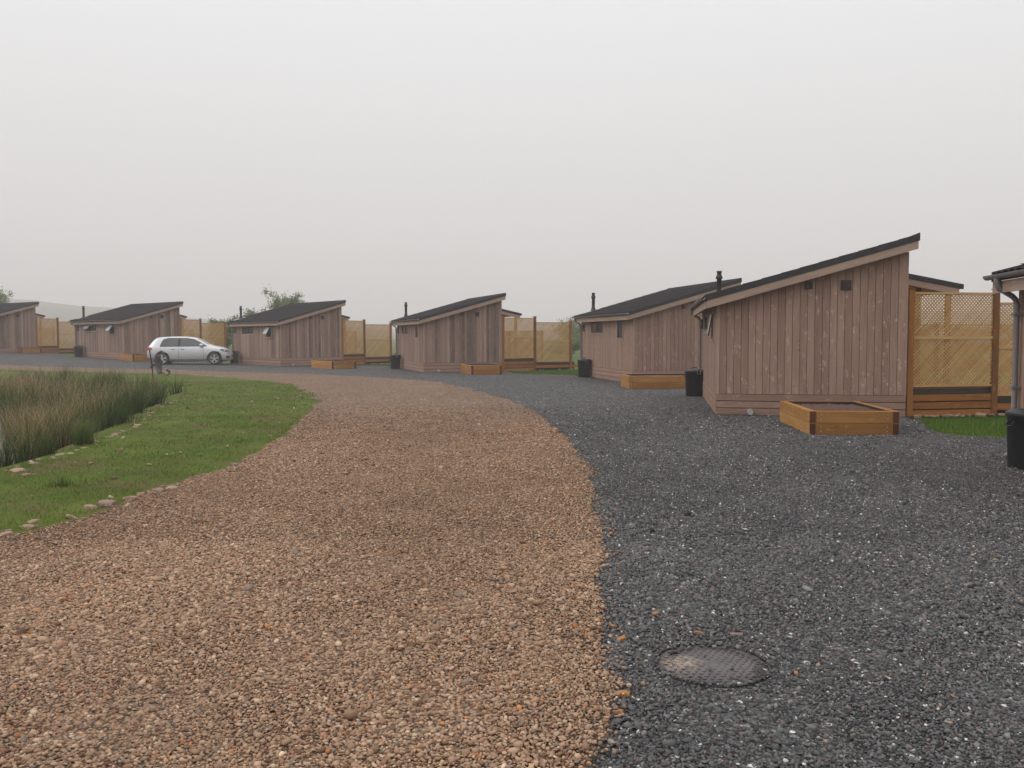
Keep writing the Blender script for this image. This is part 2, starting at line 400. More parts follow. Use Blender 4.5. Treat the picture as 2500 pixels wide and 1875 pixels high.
def sheet(name, P, dz, step, m):
    P = [Vector(p) for p in P]
    PA = np.array([tuple(p) for p in P]); x0, y0 = PA.min(0); x1, y1 = PA.max(0)
    gx, gy = np.meshgrid(np.arange(x0+step, x1, step), np.arange(y0+step, y1, step)); gx = gx.ravel(); gy = gy.ravel()
    near = (np.hypot(gx, gy-20) < 45); keep = inpoly(gx, gy, PA) & (distpoly(gx, gy, PA) > step*0.3)
    coarse = (np.round(gx/step).astype(int) % 3 == 0) & (np.round(gy/step).astype(int) % 3 == 0)
    keep &= near | coarse
    pts = P+[Vector((a, b)) for a, b in zip(gx[keep], gy[keep])]
    v, e, f, *_ = geometry.delaunay_2d_cdt(pts, [], [list(range(len(P)))], 1, 1e-5)
    v = np.array([tuple(p) for p in v]); z = T(v[:, 0], v[:, 1])+dz*np.where(distpoly(v[:, 0], v[:, 1], PA) < 0.01, 0.15, 1.0)
    F = np.array([list(q) for q in f if len(q) == 3])
    me = np_mesh(name, np.column_stack([v, z]), F, smooth=True)
    o = link(name, me, m); o['kind'] = 'structure'; return o

ax = np.concatenate([-np.geomspace(36, 930, 34)[::-1], np.arange(-35, 35.1, 0.6), np.geomspace(36, 930, 34)])
ay = np.concatenate([[-930, -500, -200, -80, -30], np.arange(-10, 62, 0.6), np.geomspace(63, 930, 44)])
gx, gy = np.meshgrid(ax, ay); sh = gx.shape; gx = gx.ravel(); gy = gy.ravel()
r_ = np.hypot(gx, gy); az = gx/np.maximum(gy, 1)
hill = np.interp(az, [-3,-.58,-.45,-.33,-.2,-.1,0,.03,.08,.2,.4,.6,3], [24,21,16,11,7,6,7,9,13,18,23,27,34])
hill = hill*(1+0.05*np.sin(az*23)+0.03*np.sin(az*61+1))*smooth(250, 860, r_)*(gy > 0)
gz = T(gx, gy)-0.05
nx_, ny_ = len(ax), len(ay); ii = np.arange(ny_-1)[:, None]*nx_+np.arange(nx_-1)[None, :]; ii = ii.ravel()
g = link('ground', np_mesh('ground', np.column_stack([gx, gy, gz]), np.column_stack([ii, ii+1, ii+nx_+1, ii+nx_]), smooth=True), M['field'])
g['kind'] = 'structure'
ha = np.linspace(-1.35, 1.2, 120); hr = np.array([330, 420, 520, 640, 760, 860, 915]); HA, HR = np.meshgrid(ha, hr)
hx, hy = (HR*np.sin(HA)).ravel(), (HR*np.cos(HA)).ravel()
hh_ = np.interp(np.tan(np.clip(HA, -1.3, 1.3)), [-3,-.9,-.58,-.45,-.33,-.2,-.1,0,.03,.08,.2,.4,.6,3], [38,36,33,27,18,11,8,6,8,11,16,22,26,32])
hz_ = (hh_*(1+0.05*np.sin(HA*23)+0.03*np.sin(HA*61+1)+.02*np.sin(HA*140))*smooth(300, 880, HR)).ravel()-0.3
ii = (np.arange(6)[:, None]*120+np.arange(119)[None, :]).ravel()
M['moor'] = grass_mat('dark_moorland', (86,82,68), (104,96,80), (92,84,72), 0.5)
g = link('hills', np_mesh('hills', np.column_stack([hx, hy, hz_]), np.column_stack([ii, ii+120, ii+121, ii+1]), smooth=True), M['moor']); g['kind'] = 'structure'
sheet('slate_yard', YARD, 0.0, 0.9, M['slate'])
sheet('gravel_road', ROAD, 0.014, 0.7, M['brown'])
sheet('grass_verge', VERGE, 0.03, 0.5, M['verge'])
m, t, b, Lk = mat('pond_water'); b.inputs['Base Color'].default_value = (0.02, 0.022, 0.02, 1); b.inputs['Roughness'].default_value = 0.08
wn = noise(t, N(t, 'ShaderNodeTexCoord').outputs['Object'], 5, 3); bp = N(t, 'ShaderNodeBump'); bp.inputs['Strength'].default_value = 0.15; bp.inputs['Distance'].default_value = 0.02
Lk(wn, bp.inputs['Height']); Lk(bp.outputs[0], b.inputs['Normal'])
wv = np.array([(p[0], p[1], -0.30) for p in POND]); wc = np.vstack([wv, [(-18, 20, -0.30)]])
wf = np.array([(i, (i+1) % len(wv), len(wv)) for i in range(len(wv))])
o = link('pond_water', np_mesh('pond_water', wc, wf), m); o['kind'] = 'structure'

# ------------------------------------------------------------------ loose stones (near gravel as real pebbles)
ph = (1+5**.5)/2
ICO = np.array([(-1,ph,0),(1,ph,0),(-1,-ph,0),(1,-ph,0),(0,-1,ph),(0,1,ph),(0,-1,-ph),(0,1,-ph),(ph,0,-1),(ph,0,1),(-ph,0,-1),(-ph,0,1)])/math.hypot(1, ph)
ICOF = np.array([(0,11,5),(0,5,1),(0,1,7),(0,7,10),(0,10,11),(1,5,9),(5,11,4),(11,10,2),(10,7,6),(7,1,8),(3,9,4),(3,4,2),(3,2,6),(3,6,8),(3,8,9),(4,9,5),(2,4,11),(6,2,10),(8,6,7),(9,8,1)])
OCT = np.array([(1,0,0),(-1,0,0),(0,1,0),(0,-1,0),(0,0,1),(0,0,-1.)]); OCTF = np.array([(0,2,4),(2,1,4),(1,3,4),(3,0,4),(2,0,5),(1,2,5),(3,1,5),(0,3,5)])
def stones(base, faces, pos, size, col, flat=(0.35, 0.75), elong=(0.6, 1.0), tilt=0.35, jit=0.16):
    n = len(pos); nv = len(base)
    s = np.stack([size, size*rng.uniform(*elong, n), size*rng.uniform(*flat, n)], 1)
    v = base[None]*(1+rng.normal(0, jit, (n, nv, 1)))*s[:, None, :]
    a = rng.uniform(0, 2*np.pi, n); tx = rng.normal(0, tilt, n); ty = rng.normal(0, tilt, n)
    c, sn = np.cos(tx)[:, None], np.sin(tx)[:, None]
    y = v[..., 1]*c-v[..., 2]*sn; z = v[..., 1]*sn+v[..., 2]*c; x = v[..., 0]
    c, sn = np.cos(ty)[:, None], np.sin(ty)[:, None]
    x, z = x*c+z*sn, -x*sn+z*c
    c, sn = np.cos(a)[:, None], np.sin(a)[:, None]
    x, y = x*c-y*sn, x*sn+y*c
    P = np.stack([x, y, z], -1)+pos[:, None, :]
    F = (faces[None]+(np.arange(n)*nv)[:, None, None]).reshape(-1, 3)
    return P.reshape(-1, 3), F, np.repeat(col, nv, 0)
COVER = (0.94, 4.11)
ROADA = np.array(ROAD); VERGEA = np.array(VERGE); YARDA = np.array(YARD)
wave = lambda x, y: 0.5+0.25*np.sin(x*1.7+1.3*np.sin(y*.6))+0.25*np.sin(y*.9+x*.5+2*np.sin(x*.8))
def band(d0, d1, cell):
    ys = np.arange(d0, d1, cell); hw = 0.60*d1+1.1
    xs = np.arange(-hw, hw, cell); X, Y = np.meshgrid(xs, ys); X = X.ravel()+rng.uniform(-.5, .5, X.size)*cell; Y = Y.ravel()+rng.uniform(-.5, .5, Y.size)*cell
    k = np.abs(X) < 0.59*Y+1.0; return X[k], Y[k]
acc = {'b': [], 's': []}
for d0, d1, cell, ico in ((2.4,4.2,0.0145,1),(4.2,6.6,0.0165,1),(6.6,10,0.0185,0),(10,14,0.021,0),(14,20,0.026,0)):
    X, Y = band(d0, d1, cell)
    isv = inpoly(X, Y, VERGEA); isb = inpoly(X, Y, ROADA) & ~isv; isy = inpoly(X, Y, YARDA)
    fl = rng.random(len(X)); dr_ = distpoly(X, Y, ROADA); flip = (fl < 0.42*np.exp(-dr_/0.035)) & ~isv & (Y < 12)
    isb = isb ^ flip
    dcov = np.hypot(X-COVER[0], Y-COVER[1])
    ok = isy & ~isv & ((dcov > 0.252) | ((dcov > 0.19) & (fl < 0.55*wave(X*9, Y*11)*np.clip((dcov-.17)/.06, 0, 1))) | (fl < .012))
    fade = (Y < 11) | (rng.random(len(X)) < ((20-Y)/9)**1.3)
    ok &= fade
    for key, sel in (('b', ok & isb), ('s', ok & ~isb)):
        x, y = X[sel], Y[sel]; n = len(x)
        sz = cell*0.62*np.exp(rng.normal(0, 0.28, n))*(1+0.25*(wave(x*1.3+4, y*1.1)-.5))
        sz = np.where(rng.random(n) < 0.012, sz*1.7, sz)
        z = T(x, y)+(0.014 if key == 'b' else 0.0)+np.where(np.hypot(x-COVER[0], y-COVER[1]) < .275, .012, 0)+sz*rng.uniform(-0.05, 0.55, n)+0.004*np.sin(x*5)*np.sin(y*4)
        if key == 'b':
            c = pal(BROWN, n, KB)*(0.9+0.22*wave(x, y))[:, None]
            P = stones(ICO if ico else OCT, ICOF if ico else OCTF, np.stack([x, y, z], 1), sz*1.04, c, (0.25, 0.6), (0.5, 1.0), 0.35, 0.14)
        else:
            c = pal(SLATE, n, KS)*(0.9+0.2*wave(x+9, y*1.2))[:, None]; sz = np.where(c.mean(1) > .3, sz*.75, sz)
            P = stones(ICO if ico else OCT, ICOF if ico else OCTF, np.stack([x, y, z], 1), sz*1.02, c, (0.22, 0.6), (0.5, 0.95), 0.5, 0.2)
        acc[key].append(P)
def merge(L_):
    off = 0; V = []; F = []; C = []
    for v, f, c in L_: V.append(v); F.append(f+off); C.append(c); off += len(v)
    return np.vstack(V), np.vstack(F), np.vstack(C)
for key, nm, lb in (('b', 'brown_gravel_stones', 'loose rounded brown pebbles covering the near part of the curving drive'), ('s', 'slate_chipping_stones', 'loose dark grey slate chippings covering the near part of the parking yard')):
    V, F, C = merge(acc[key]); o = link(nm, np_mesh(nm, V, F, C, smooth=(key == 'b')), M['stones']); tag(o, lb, 'gravel', kind='stuff')
acc = None

# ------------------------------------------------------------------ grass blades and rushes
def blades(x, y, z, h, w, lean, col_a, col_b, seg=1, mixr=None, a0=None):
    """tapered leaning blades; seg>1 gives curved ones"""
    n = len(x); a = rng.uniform(0, 2*np.pi, n); la = rng.uniform(0, 2*np.pi, n); ln = lean*h
    if seg > 1: la = np.where(rng.random(n) < .5, la, a0) if a0 is not None else la
    px, py = np.cos(a)*w/2, np.sin(a)*w/2; V = []; 
    cols = []; t_m = rng.random(n) if mixr is None else mixr
    ca = np.array(col_a); cb = np.array(col_b)
    for s in range(seg+1):
        t = s/seg; cx = x+np.cos(la)*ln*t**1.8; cy = y+np.sin(la)*ln*t**1.8; cz = z+h*t*(1-0.25*(lean*t)**2)
        k = (1-t)*0.9+0.1 if s < seg else 0.0
        c0 = ca[None]*(1-t_m[:, None])+cb[None]*t_m[:, None] if ca.ndim == 1 else ca*(1-t)+cb*t
        if s < seg:
            V.append(np.stack([cx-px*k, cy-py*k, cz], 1)); V.append(np.stack([cx+px*k, cy+py*k, cz], 1)); cols += [c0, c0]
        else: V.append(np.stack([cx, cy, cz], 1)); cols.append(c0)
    V = np.stack(V, 1); nv = V.shape[1]; C = np.stack(cols, 1)
    F = []
    for s in range(seg-1): F += [(2*s, 2*s+1, 2*s+3), (2*s, 2*s+3, 2*s+2)]
    F.append((2*seg-2, 2*seg-1, 2*seg)); F = np.array(F)
    F = (F[None]+(np.arange(n)*nv)[:, None, None]).reshape(-1, 3)
    return V.reshape(-1, 3), F, C.reshape(-1, 3)
G = []
def frustum(x, y, m=0.62): return np.abs(x) < m*y+0.6
for d0, d1, dens in ((6.0, 11, 1500), (11, 17, 800), (17, 30, 300)):
    n = int(dens*(14)*(d1-d0)); x = rng.uniform(-15, -3, n); y = rng.uniform(d0, d1, n)
    if d1 > 25: n = int(dens*16*(d1-d0)); x = rng.uniform(-19, -3, n); y = rng.uniform(d0, d1, n)
    k = inpoly(x, y, VERGEA) & frustum(x, y) & ~inpoly(x, y, POND); x, y = x[k], y[k]
    cv = np.sin(x*2.1+np.sin(y*1.3)*2)*np.sin(y*1.7+x)+0.5*np.sin(x*5+y*3)*np.sin(y*6-x*2)
    k = rng.random(len(x)) < np.clip(0.68-cv*0.55+0.5*np.sin(x*13+np.sin(y*9)*2)*np.sin(y*11), 0.06, 1); x, y, cv = x[k], y[k], cv[k]; n = len(x)
    ca = lin((60,82,20)); cb = lin((98,122,38))
    dry = rng.random(n) < 0.06+0.1*(distpoly(x, y, VERGEA) < 0.35)
    mixr = np.clip(rng.normal(0.45, 0.3, n), 0, 1)
    v, f, c = blades(x, y, T(x, y)+0.025, rng.uniform(0.02, 0.05, n), 0.0045*(1+(d0 > 10)*0.8+(d0 > 16)*1.2), 0.6, ca, cb, 1, mixr)
    c[np.repeat(dry, 3)] = lin((150,138,80)); G.append((v, f, c))
V, F, C = merge(G); o = link('verge_grass', np_mesh('verge_grass', V, F, C), M['blades']); tag(o, 'short bright green grass growing on the verge between pond and drive', 'grass', kind='stuff')
G = []
for k_, n in ((1, 9000), (3, 5000), (5, 3000)):
    cx, cy = loc(k_, 5.4, -1.4); x = rng.uniform(cx-3.5, cx+3.5, n*4); y = rng.uniform(cy-3.2, cy+3, n*4)
    q = ~inpoly(x, y, YARDA); lx = (x-CAB[k_][0])*math.cos(CAB[k_][2])+(y-CAB[k_][1])*math.sin(CAB[k_][2]); ly = -(x-CAB[k_][0])*math.sin(CAB[k_][2])+(y-CAB[k_][1])*math.cos(CAB[k_][2])
    q &= (lx > 3.0) & (ly < 0.0+0.32*(lx-3.5)); x, y = x[q], y[q]; n = len(x)
    G.append(blades(x, y, T(x, y)-0.05, rng.uniform(0.06, 0.10, n), 0.008 if k_ == 1 else 0.014, 0.35, lin((60,92,20)), lin((100,130,36)), 1))
V, F, C = merge(G); o = link('lawn_grass', np_mesh('lawn_grass', V, F, C), M['blades']); tag(o, 'short green lawn growing in front of the lattice screens between the cabins', 'grass', kind='stuff')

# rushes: clumps of tall curved blades, dark green at the foot, tan tips in places
def water_gap(x, y): return ((np.abs(x+12.6) < 2.6) & (np.abs(y-19.6) < 2.3) & (x+0.5*y < 1)) 
nc = 3600; cx = rng.uniform(-31, -5.4, nc); cy = rng.uniform(9.2, 35, nc)
d = distpoly(cx, cy, POND)
k = inpoly(cx, cy, POND) & (d > 0.14) & frustum(cx, cy, 0.66)
k &= ~((np.abs(cx+0.6*cy) < 0.55) & (cy > 12.6) & (cy < 22.6)) & ~(np.hypot((cx+6.55)/0.42, (cy-11.75)/0.7) < 1)
k &= rng.random(nc) < 0.62+0.38*np.sin(cx*1.9+np.sin(cy*1.1)*1.5)*np.sin(cy*1.3)
cx, cy, d = cx[k], cy[k], d[k]
tan = np.clip(0.55+0.6*np.sin(cx*0.8+np.sin(cy*0.5)*2.0)*np.cos(cy*0.42+0.7)+rng.normal(0, 0.22, len(cx)), 0, 1)*smooth(0.25, 1.5, d)
hh = np.clip(rng.normal(0.94, 0.17, len(cx)), 0.45, 1.2)*(0.6+0.4*smooth(0, 1.0, d))
per = np.where(cy < 17, 150, np.where(cy < 24, 90, 60)).astype(int)
idx = np.repeat(np.arange(len(cx)), per); n = len(idx)
rad = np.abs(rng.normal(0, 0.15, n)); ang = rng.uniform(0, 2*np.pi, n)
x = cx[idx]+rad*np.cos(ang); y = cy[idx]+rad*np.sin(ang)
h = hh[idx]*rng.uniform(0.5, 1.1, n)*(1-0.8*rad); isT = rng.random(n) < tan[idx]*0.74
base = np.where(isT[:, None], lin((108,88,60))[None], lin((30,44,18))[None])*(1+rng.normal(0, .15, (n, 1)))
tip = np.where(isT[:, None], lin((200,172,134))[None], lin((78,98,48))[None])*(1+rng.normal(0, .2, (n, 1)))
tip = np.where((rng.random(n) < 0.14)[:, None] & isT[:, None], lin((168,112,72))[None], tip)
wd = np.where(y < 17, 0.0075, np.where(y < 24, 0.011, 0.015))
lean = np.abs(rng.normal(0.26, 0.2, n))+rad*1.3
V, F, C = blades(x, y, T(x, y)-0.02, h, wd, lean, np.clip(base, 0.005, 1), np.clip(tip, 0.005, 1), 3, None, ang)
o = link('pond_rushes', np_mesh('pond_rushes', V, F, C), M['blades']); tag(o, 'tall dark green and straw tan rushes filling the pond on the left', 'rushes', kind='stuff')
# low tussocks on the grass beside the pond edge
def tussock(x0, y0, n, h, lb):
    a = rng.uniform(0, 2*np.pi, n); r0 = np.abs(rng.normal(0, 0.09, n)); x = r0*np.cos(a); y = r0*np.sin(a)
    ba = np.tile(lin((58,78,30)), (n, 1)); tp = np.tile(lin((112,128,72)), (n, 1))*(1+rng.normal(0, .15, (n, 1)))
    v, f, c = blades(x, y, np.zeros(n), h*rng.uniform(0.5, 1.1, n), np.full(n, 0.006), 0.7*rng.random(n)+r0*2, ba, tp, 3)
    o = link('rush_tussock', np_mesh('rush_tussock', v, f, c), M['blades'], loc=(x0, y0, Tz(x0, y0)+0.02)); tag(o, lb, 'plant')
tussock(-4.6, 9.0, 130, 0.16, 'small green rush tussock alone on the near grass verge')
tussock(-6.1, 12.6, 500, 0.42, 'low pale green rush tussock at the pond edge beside the stones')

# ------------------------------------------------------------------ rocks
def rock_mesh(name, seed, m, sq=(1, .75, .5)):
    rr = np.random.default_rng(seed); bm = bmesh.new(); bmesh.ops.create_icosphere(bm, subdivisions=2, radius=1)
    for v in bm.verts:
        p = v.co; k = 1+0.16*math.sin(p.x*3.1+seed)+0.14*math.sin(p.y*3.7+seed*2)+rr.normal(0, .05)
        q = p*k; q = Vector([max(-.72, min(.72, c)) for c in q]); v.co = Vector((q.x*sq[0], q.y*sq[1], q.z*sq[2]))
    me = bpy.data.meshes.new(name); bm.to_mesh(me); bm.free(); me.materials.append(m); return me
RM = [rock_mesh('rock', s, M['rock' if s % 2 else 'rock2'], (1, .6+.1*(s % 4), .38+.1*(s % 3))) for s in range(6)]
def rock(x, y, s, label, group=None, me=None, cat='rock', name='rock', dz=0.02):
    o = link(name, me or R.choice(RM), None, loc=(x, y, Tz(x, y)+dz*.8+s*0.02), rz=R.random()*6.3)
    o.rotation_euler = (R.gauss(0, .15), R.gauss(0, .15), R.random()*6.3); o.scale = (s, s*R.uniform(.8, 1.1), s*R.uniform(.8, 1.1))
    tag(o, label, cat, group); return o
edge = [(-8.2,21.4),(-7.45,18.15),(-6.58,15.3),(-6.2,13.4),(-5.93,12.1),(-5.82,11.3),(-5.8,10.3),(-5.95,9.6)]
for (ax_, ay_), (bx_, by_) in zip(edge[:-1], edge[1:]):
    L_ = math.hypot(bx_-ax_, by_-ay_)
    for i in range(int(L_/0.19)):
        t = R.random(); rock(ax_+(bx_-ax_)*t+R.gauss(.06, .07), ay_+(by_-ay_)*t+R.gauss(0, .05), R.choice([.04, .05, .06, .075])*R.uniform(.8, 1.2), 'small tan rock in the stone edging between the rushes and the grass', 'rocks edging the pond')
rock(-5.62, 10.05, .10, 'round pinkish rock at the near end of the pond edging', dz=.03)
rock(-5.35, 9.75, .085, 'flat pale rock lying on grass just beside the pond edging')
for i, (x, y, s) in enumerate([(-3.62,8.35,.07),(-3.7,8.05,.085),(-3.78,7.9,.06),(-3.5,8.75,.05),(-3.45,8.95,.055),(-3.9,7.1,.06),(-3.95,6.85,.05),(-3.75,7.5,.05),(-3.45,9.4,.045),(-4.0,6.95,.045),(-3.42,9.8,.04),(-3.33,10.6,.045),(-3.95,7.25,.05),(-3.62,8.6,.05)]):
    rock(x, y, s*1.35, 'tan rock poking from the grass along the near edge of the brown drive', 'rocks along the verge edge')
rock(-4.25, 14.05, .10, 'pale pinkish rock on the bare patch near the drive edge', dz=.0)
rock(-4.0, 13.1, .06, 'small upright pale rock on the verge beside the drive', dz=.0)
n = 420; x = rng.uniform(-12, -3.4, n); y = rng.uniform(7.5, 24, n); k = inpoly(x, y, VERGEA) & ~inpoly(x, y, POND); x, y = x[k], y[k]
w_ = np.sin(x*1.4+2)*np.cos(y*1.1); k = rng.random(len(x)) < 0.55+0.4*w_; x, y = x[k], y[k]; n = len(x)
P = stones(ICO, ICOF, np.stack([x, y, T(x, y)+0.045], 1), np.minimum(0.022*np.exp(rng.normal(0, .5, n)), .042), np.clip(pal([((178,150,120), 4), ((150,120,98), 2), ((196,178,150), 1.2), ((100,80,62), 2)], n, .9), 0, 1), (.25, .6), (.4, 1), .3, .15)
o = link('scattered_stones', np_mesh('scattered_stones', *P), M['stones']); tag(o, 'small pale stones scattered over the grass verge', 'stones', kind='stuff')
OM = rock_mesh('ochre_stone', 21, M['orange'], (1, .6, .35)); OD = rock_mesh('dark_slate', 23, M['rock2'], (1, .5, .3))
for x, y, s, lb in ((0.535,4.66,.035,'bright orange stone, the farther of two left of the round cover'), (0.555,4.46,.035,'bright orange stone, the nearer of two left of the round cover'),
                    (0.97,4.55,.034,'flat ochre stone lying just behind the round cover'), (1.16,4.52,.045,'long dark brown stone behind the round cover'),
                    (0.80,4.88,.032,'ochre stone on the slate, farther behind the round cover'), (0.47,3.76,.05,'large ochre stone where brown gravel meets slate'),
                    (0.43,3.58,.032,'ochre stone on the gravel border nearest the camera'), (1.30,4.0,.022,'small ochre stone on the slate right of the round cover')):
    rock(x, y, s, lb, None, OD if 'dark' in lb else OM, 'stone', 'stone', 0.008)

# ------------------------------------------------------------------ cabin
CW, CL, HP = 3.458, 6.109, 0.414
ZL, ZH, OL, OH, OF, OB = 2.343, 3.431, .27, .14, .28, .208
SL = (ZH-ZL)/(CW+OL+OH)
def ztop(x): return ZL+SL*(x+OL)
def roof_surface(x0, x1, y0, y1, zf, rows=0.35, rib=0.2):
    """pressed tile sheet: ribs across, steps down the slope"""
    xs = []; hs = []
    n = max(2, int(abs(x1-x0)/rows))
    for i in range(n):
        a = x0+(x1-x0)*i/n; b = x0+(x1-x0)*(i+1)/n-0.002
        xs += [a, b]; hs += [0.026, 0.0]
    ny = int((y1-y0)/rib)*6; ys = np.linspace(y0, y1, ny+1)
    rb = 0.028*np.abs(np.sin(np.pi*(ys-y0)/rib))**0.6
    X, Y = np.meshgrid(xs, ys, indexing='ij'); Hh = np.array(hs)[:, None]+rb[None]
    Z = np.array([zf(q) for q in xs])[:, None]+Hh
    a, b = X.shape; V = np.stack([X, Y, Z], -1).reshape(-1, 3); i = (np.arange(a-1)[:, None]*b+np.arange(b-1)[None]).ravel()
    return V, np.column_stack([i, i+b, i+b+1, i+1])
RS = np_mesh('roof_tiles', *roof_surface(-OL, CW+OH, -OF+.05, CL+OB, lambda x: ztop(x)-.058)); RS.materials.append(M['tile'])
VX1 = 5.05
def vz(x): return 2.95-(x-CW)*(0.35/(VX1-CW))
RV = np_mesh('veranda_tiles', *roof_surface(VX1, CW+.01, 1.92, CL, lambda x: vz(x)-.03)); RV.materials.append(M['tile'])

def vboards(mb, axis, fixed, a0, a1, z0, ztopf, out, thick=.022, width=.14, holes=()):
    """vertical boards; axis 'x' or 'y' = the direction they are laid out in"""
    a = a0; s = 1 if a1 > a0 else -1; total = abs(a1-a0); n = round(total/width); w = total/n
    for i in range(n):
        p, q = a0+s*w*i+s*.0042, a0+s*w*(i+1)-s*.0042
        segs = [(z0, None)]
        for (h0, h1, hz0, hz1) in holes:
            mid = (p+q)/2
            if h0 < mid < h1: segs = [(z0, hz0)] + ([(hz1, None)])
        th = thick+R.uniform(-.003, .003); r = R.random()
        for (za, zb) in segs:
            zp = ztopf(p) if zb is None else zb; zq = ztopf(q) if zb is None else zb
            if min(zp, zq) - za < 0.01: continue
            if axis == 'x': A = (p, fixed, za); B = (q, fixed, za); Cc = (q, fixed, zq); D = (p, fixed, zp); o_ = Vector((0, out*th, 0))
            else: A = (fixed, p, za); B = (fixed, q, za); Cc = (fixed, q, zq); D = (fixed, p, zp); o_ = Vector((out*th, 0, 0))
            vs = [Vector(v) for v in (A, B, Cc, D)]; vs = vs+[v+o_ for v in vs]
            c = sum(vs, Vector())/8; fs = []
            for f in ([4,5,6,7],[0,1,5,4],[1,2,6,5],[2,3,7,6],[3,0,4,7]):
                P = [vs[k] for k in f]; nn = (P[1]-P[0]).cross(P[2]-P[0]); m_ = sum(P, Vector())/4-c
                fs.append(f if nn.dot(m_) > 0 else f[::-1])
            mb.poly(vs, fs, (0, 0, 1), r)
WIDE = (3.25, 4.75, 1.66, 2.06); NARROW = (1.0, 1.6, 1.48, 2.06)
def window(root, spec, opened, two):
    y0, y1, z0, z1 = spec
    w = MB(); xo = -.045
    for (a, b, c, d) in ((y0, y1, z0, z0+.05), (y0, y1, z1-.05, z1), (y0, y0+.05, z0+.05, z1-.05), (y1-.05, y1, z0+.05, z1-.05)):
        w.box((-.03, a, c), (.03, b, d))
    ym = (y0+y1)/2
    if two: w.box((-.03, ym-.03, z0+.05), (.03, ym+.03, z1-.05))
    wo = w.build('window', M['frame'], root)
    tr = MB(); tr.box((xo, y0-.05, z0-.05), (-.012, y1+.05, z0-.001)); tr.box((xo, y0-.05, z0), (-.012, y0-.002, z1)); tr.box((xo, y1+.002, z0), (-.012, y1+.05, z1))
    tr.build('trim', M['trim'], wo)
    lights = [(y0+.052, ym-.032), (ym+.032, y1-.052)] if two else [(y0+.052, y1-.052)]
    for i, (a, b) in enumerate(lights):
        op = opened and (i == len(lights)-1)
        p = MB(); hgt = z1-z0-.104
        if not op:
            p.box((-.012, a, z0+.052), (.0, b, z1-.052)); p.build('pane', M['glass'], wo)
        else:
            ang = math.radians(opened)
            sn, cs = math.sin(ang), math.cos(ang); ztp = z1-.05
            def q(d, off, y): return (-.035-d*sn-off*cs, y, ztp-d*cs+off*sn)
            def slab(mb, d0, d1, ya, yb, o0, o1):
                vs = [q(d0,o0,ya), q(d0,o0,yb), q(d1,o0,yb), q(d1,o0,ya), q(d0,o1,ya), q(d0,o1,yb), q(d1,o1,yb), q(d1,o1,ya)]
                mb.poly(vs, BF, (0, 1, 0))
            f_ = MB(); e_ = .035
            slab(f_, 0, e_, a, b, 0, .03); slab(f_, hgt-e_, hgt, a, b, 0, .03); slab(f_, e_, hgt-e_, a, a+e_, 0, .03); slab(f_, e_, hgt-e_, b-e_, b, 0, .03)
            f_.build('sash', M['frame'], wo)
            slab(p, e_, hgt-e_, a+e_, b-e_, .008, .031); p.build('pane', M['frost_sky'], wo)
            k_ = MB(); k_.box((.0, a, z0+.052), (.012, b, z1-.052)); k_.build('opening_shade', M['gap'], wo)  # dark panel painted as the unlit inside behind the open sash
    return wo

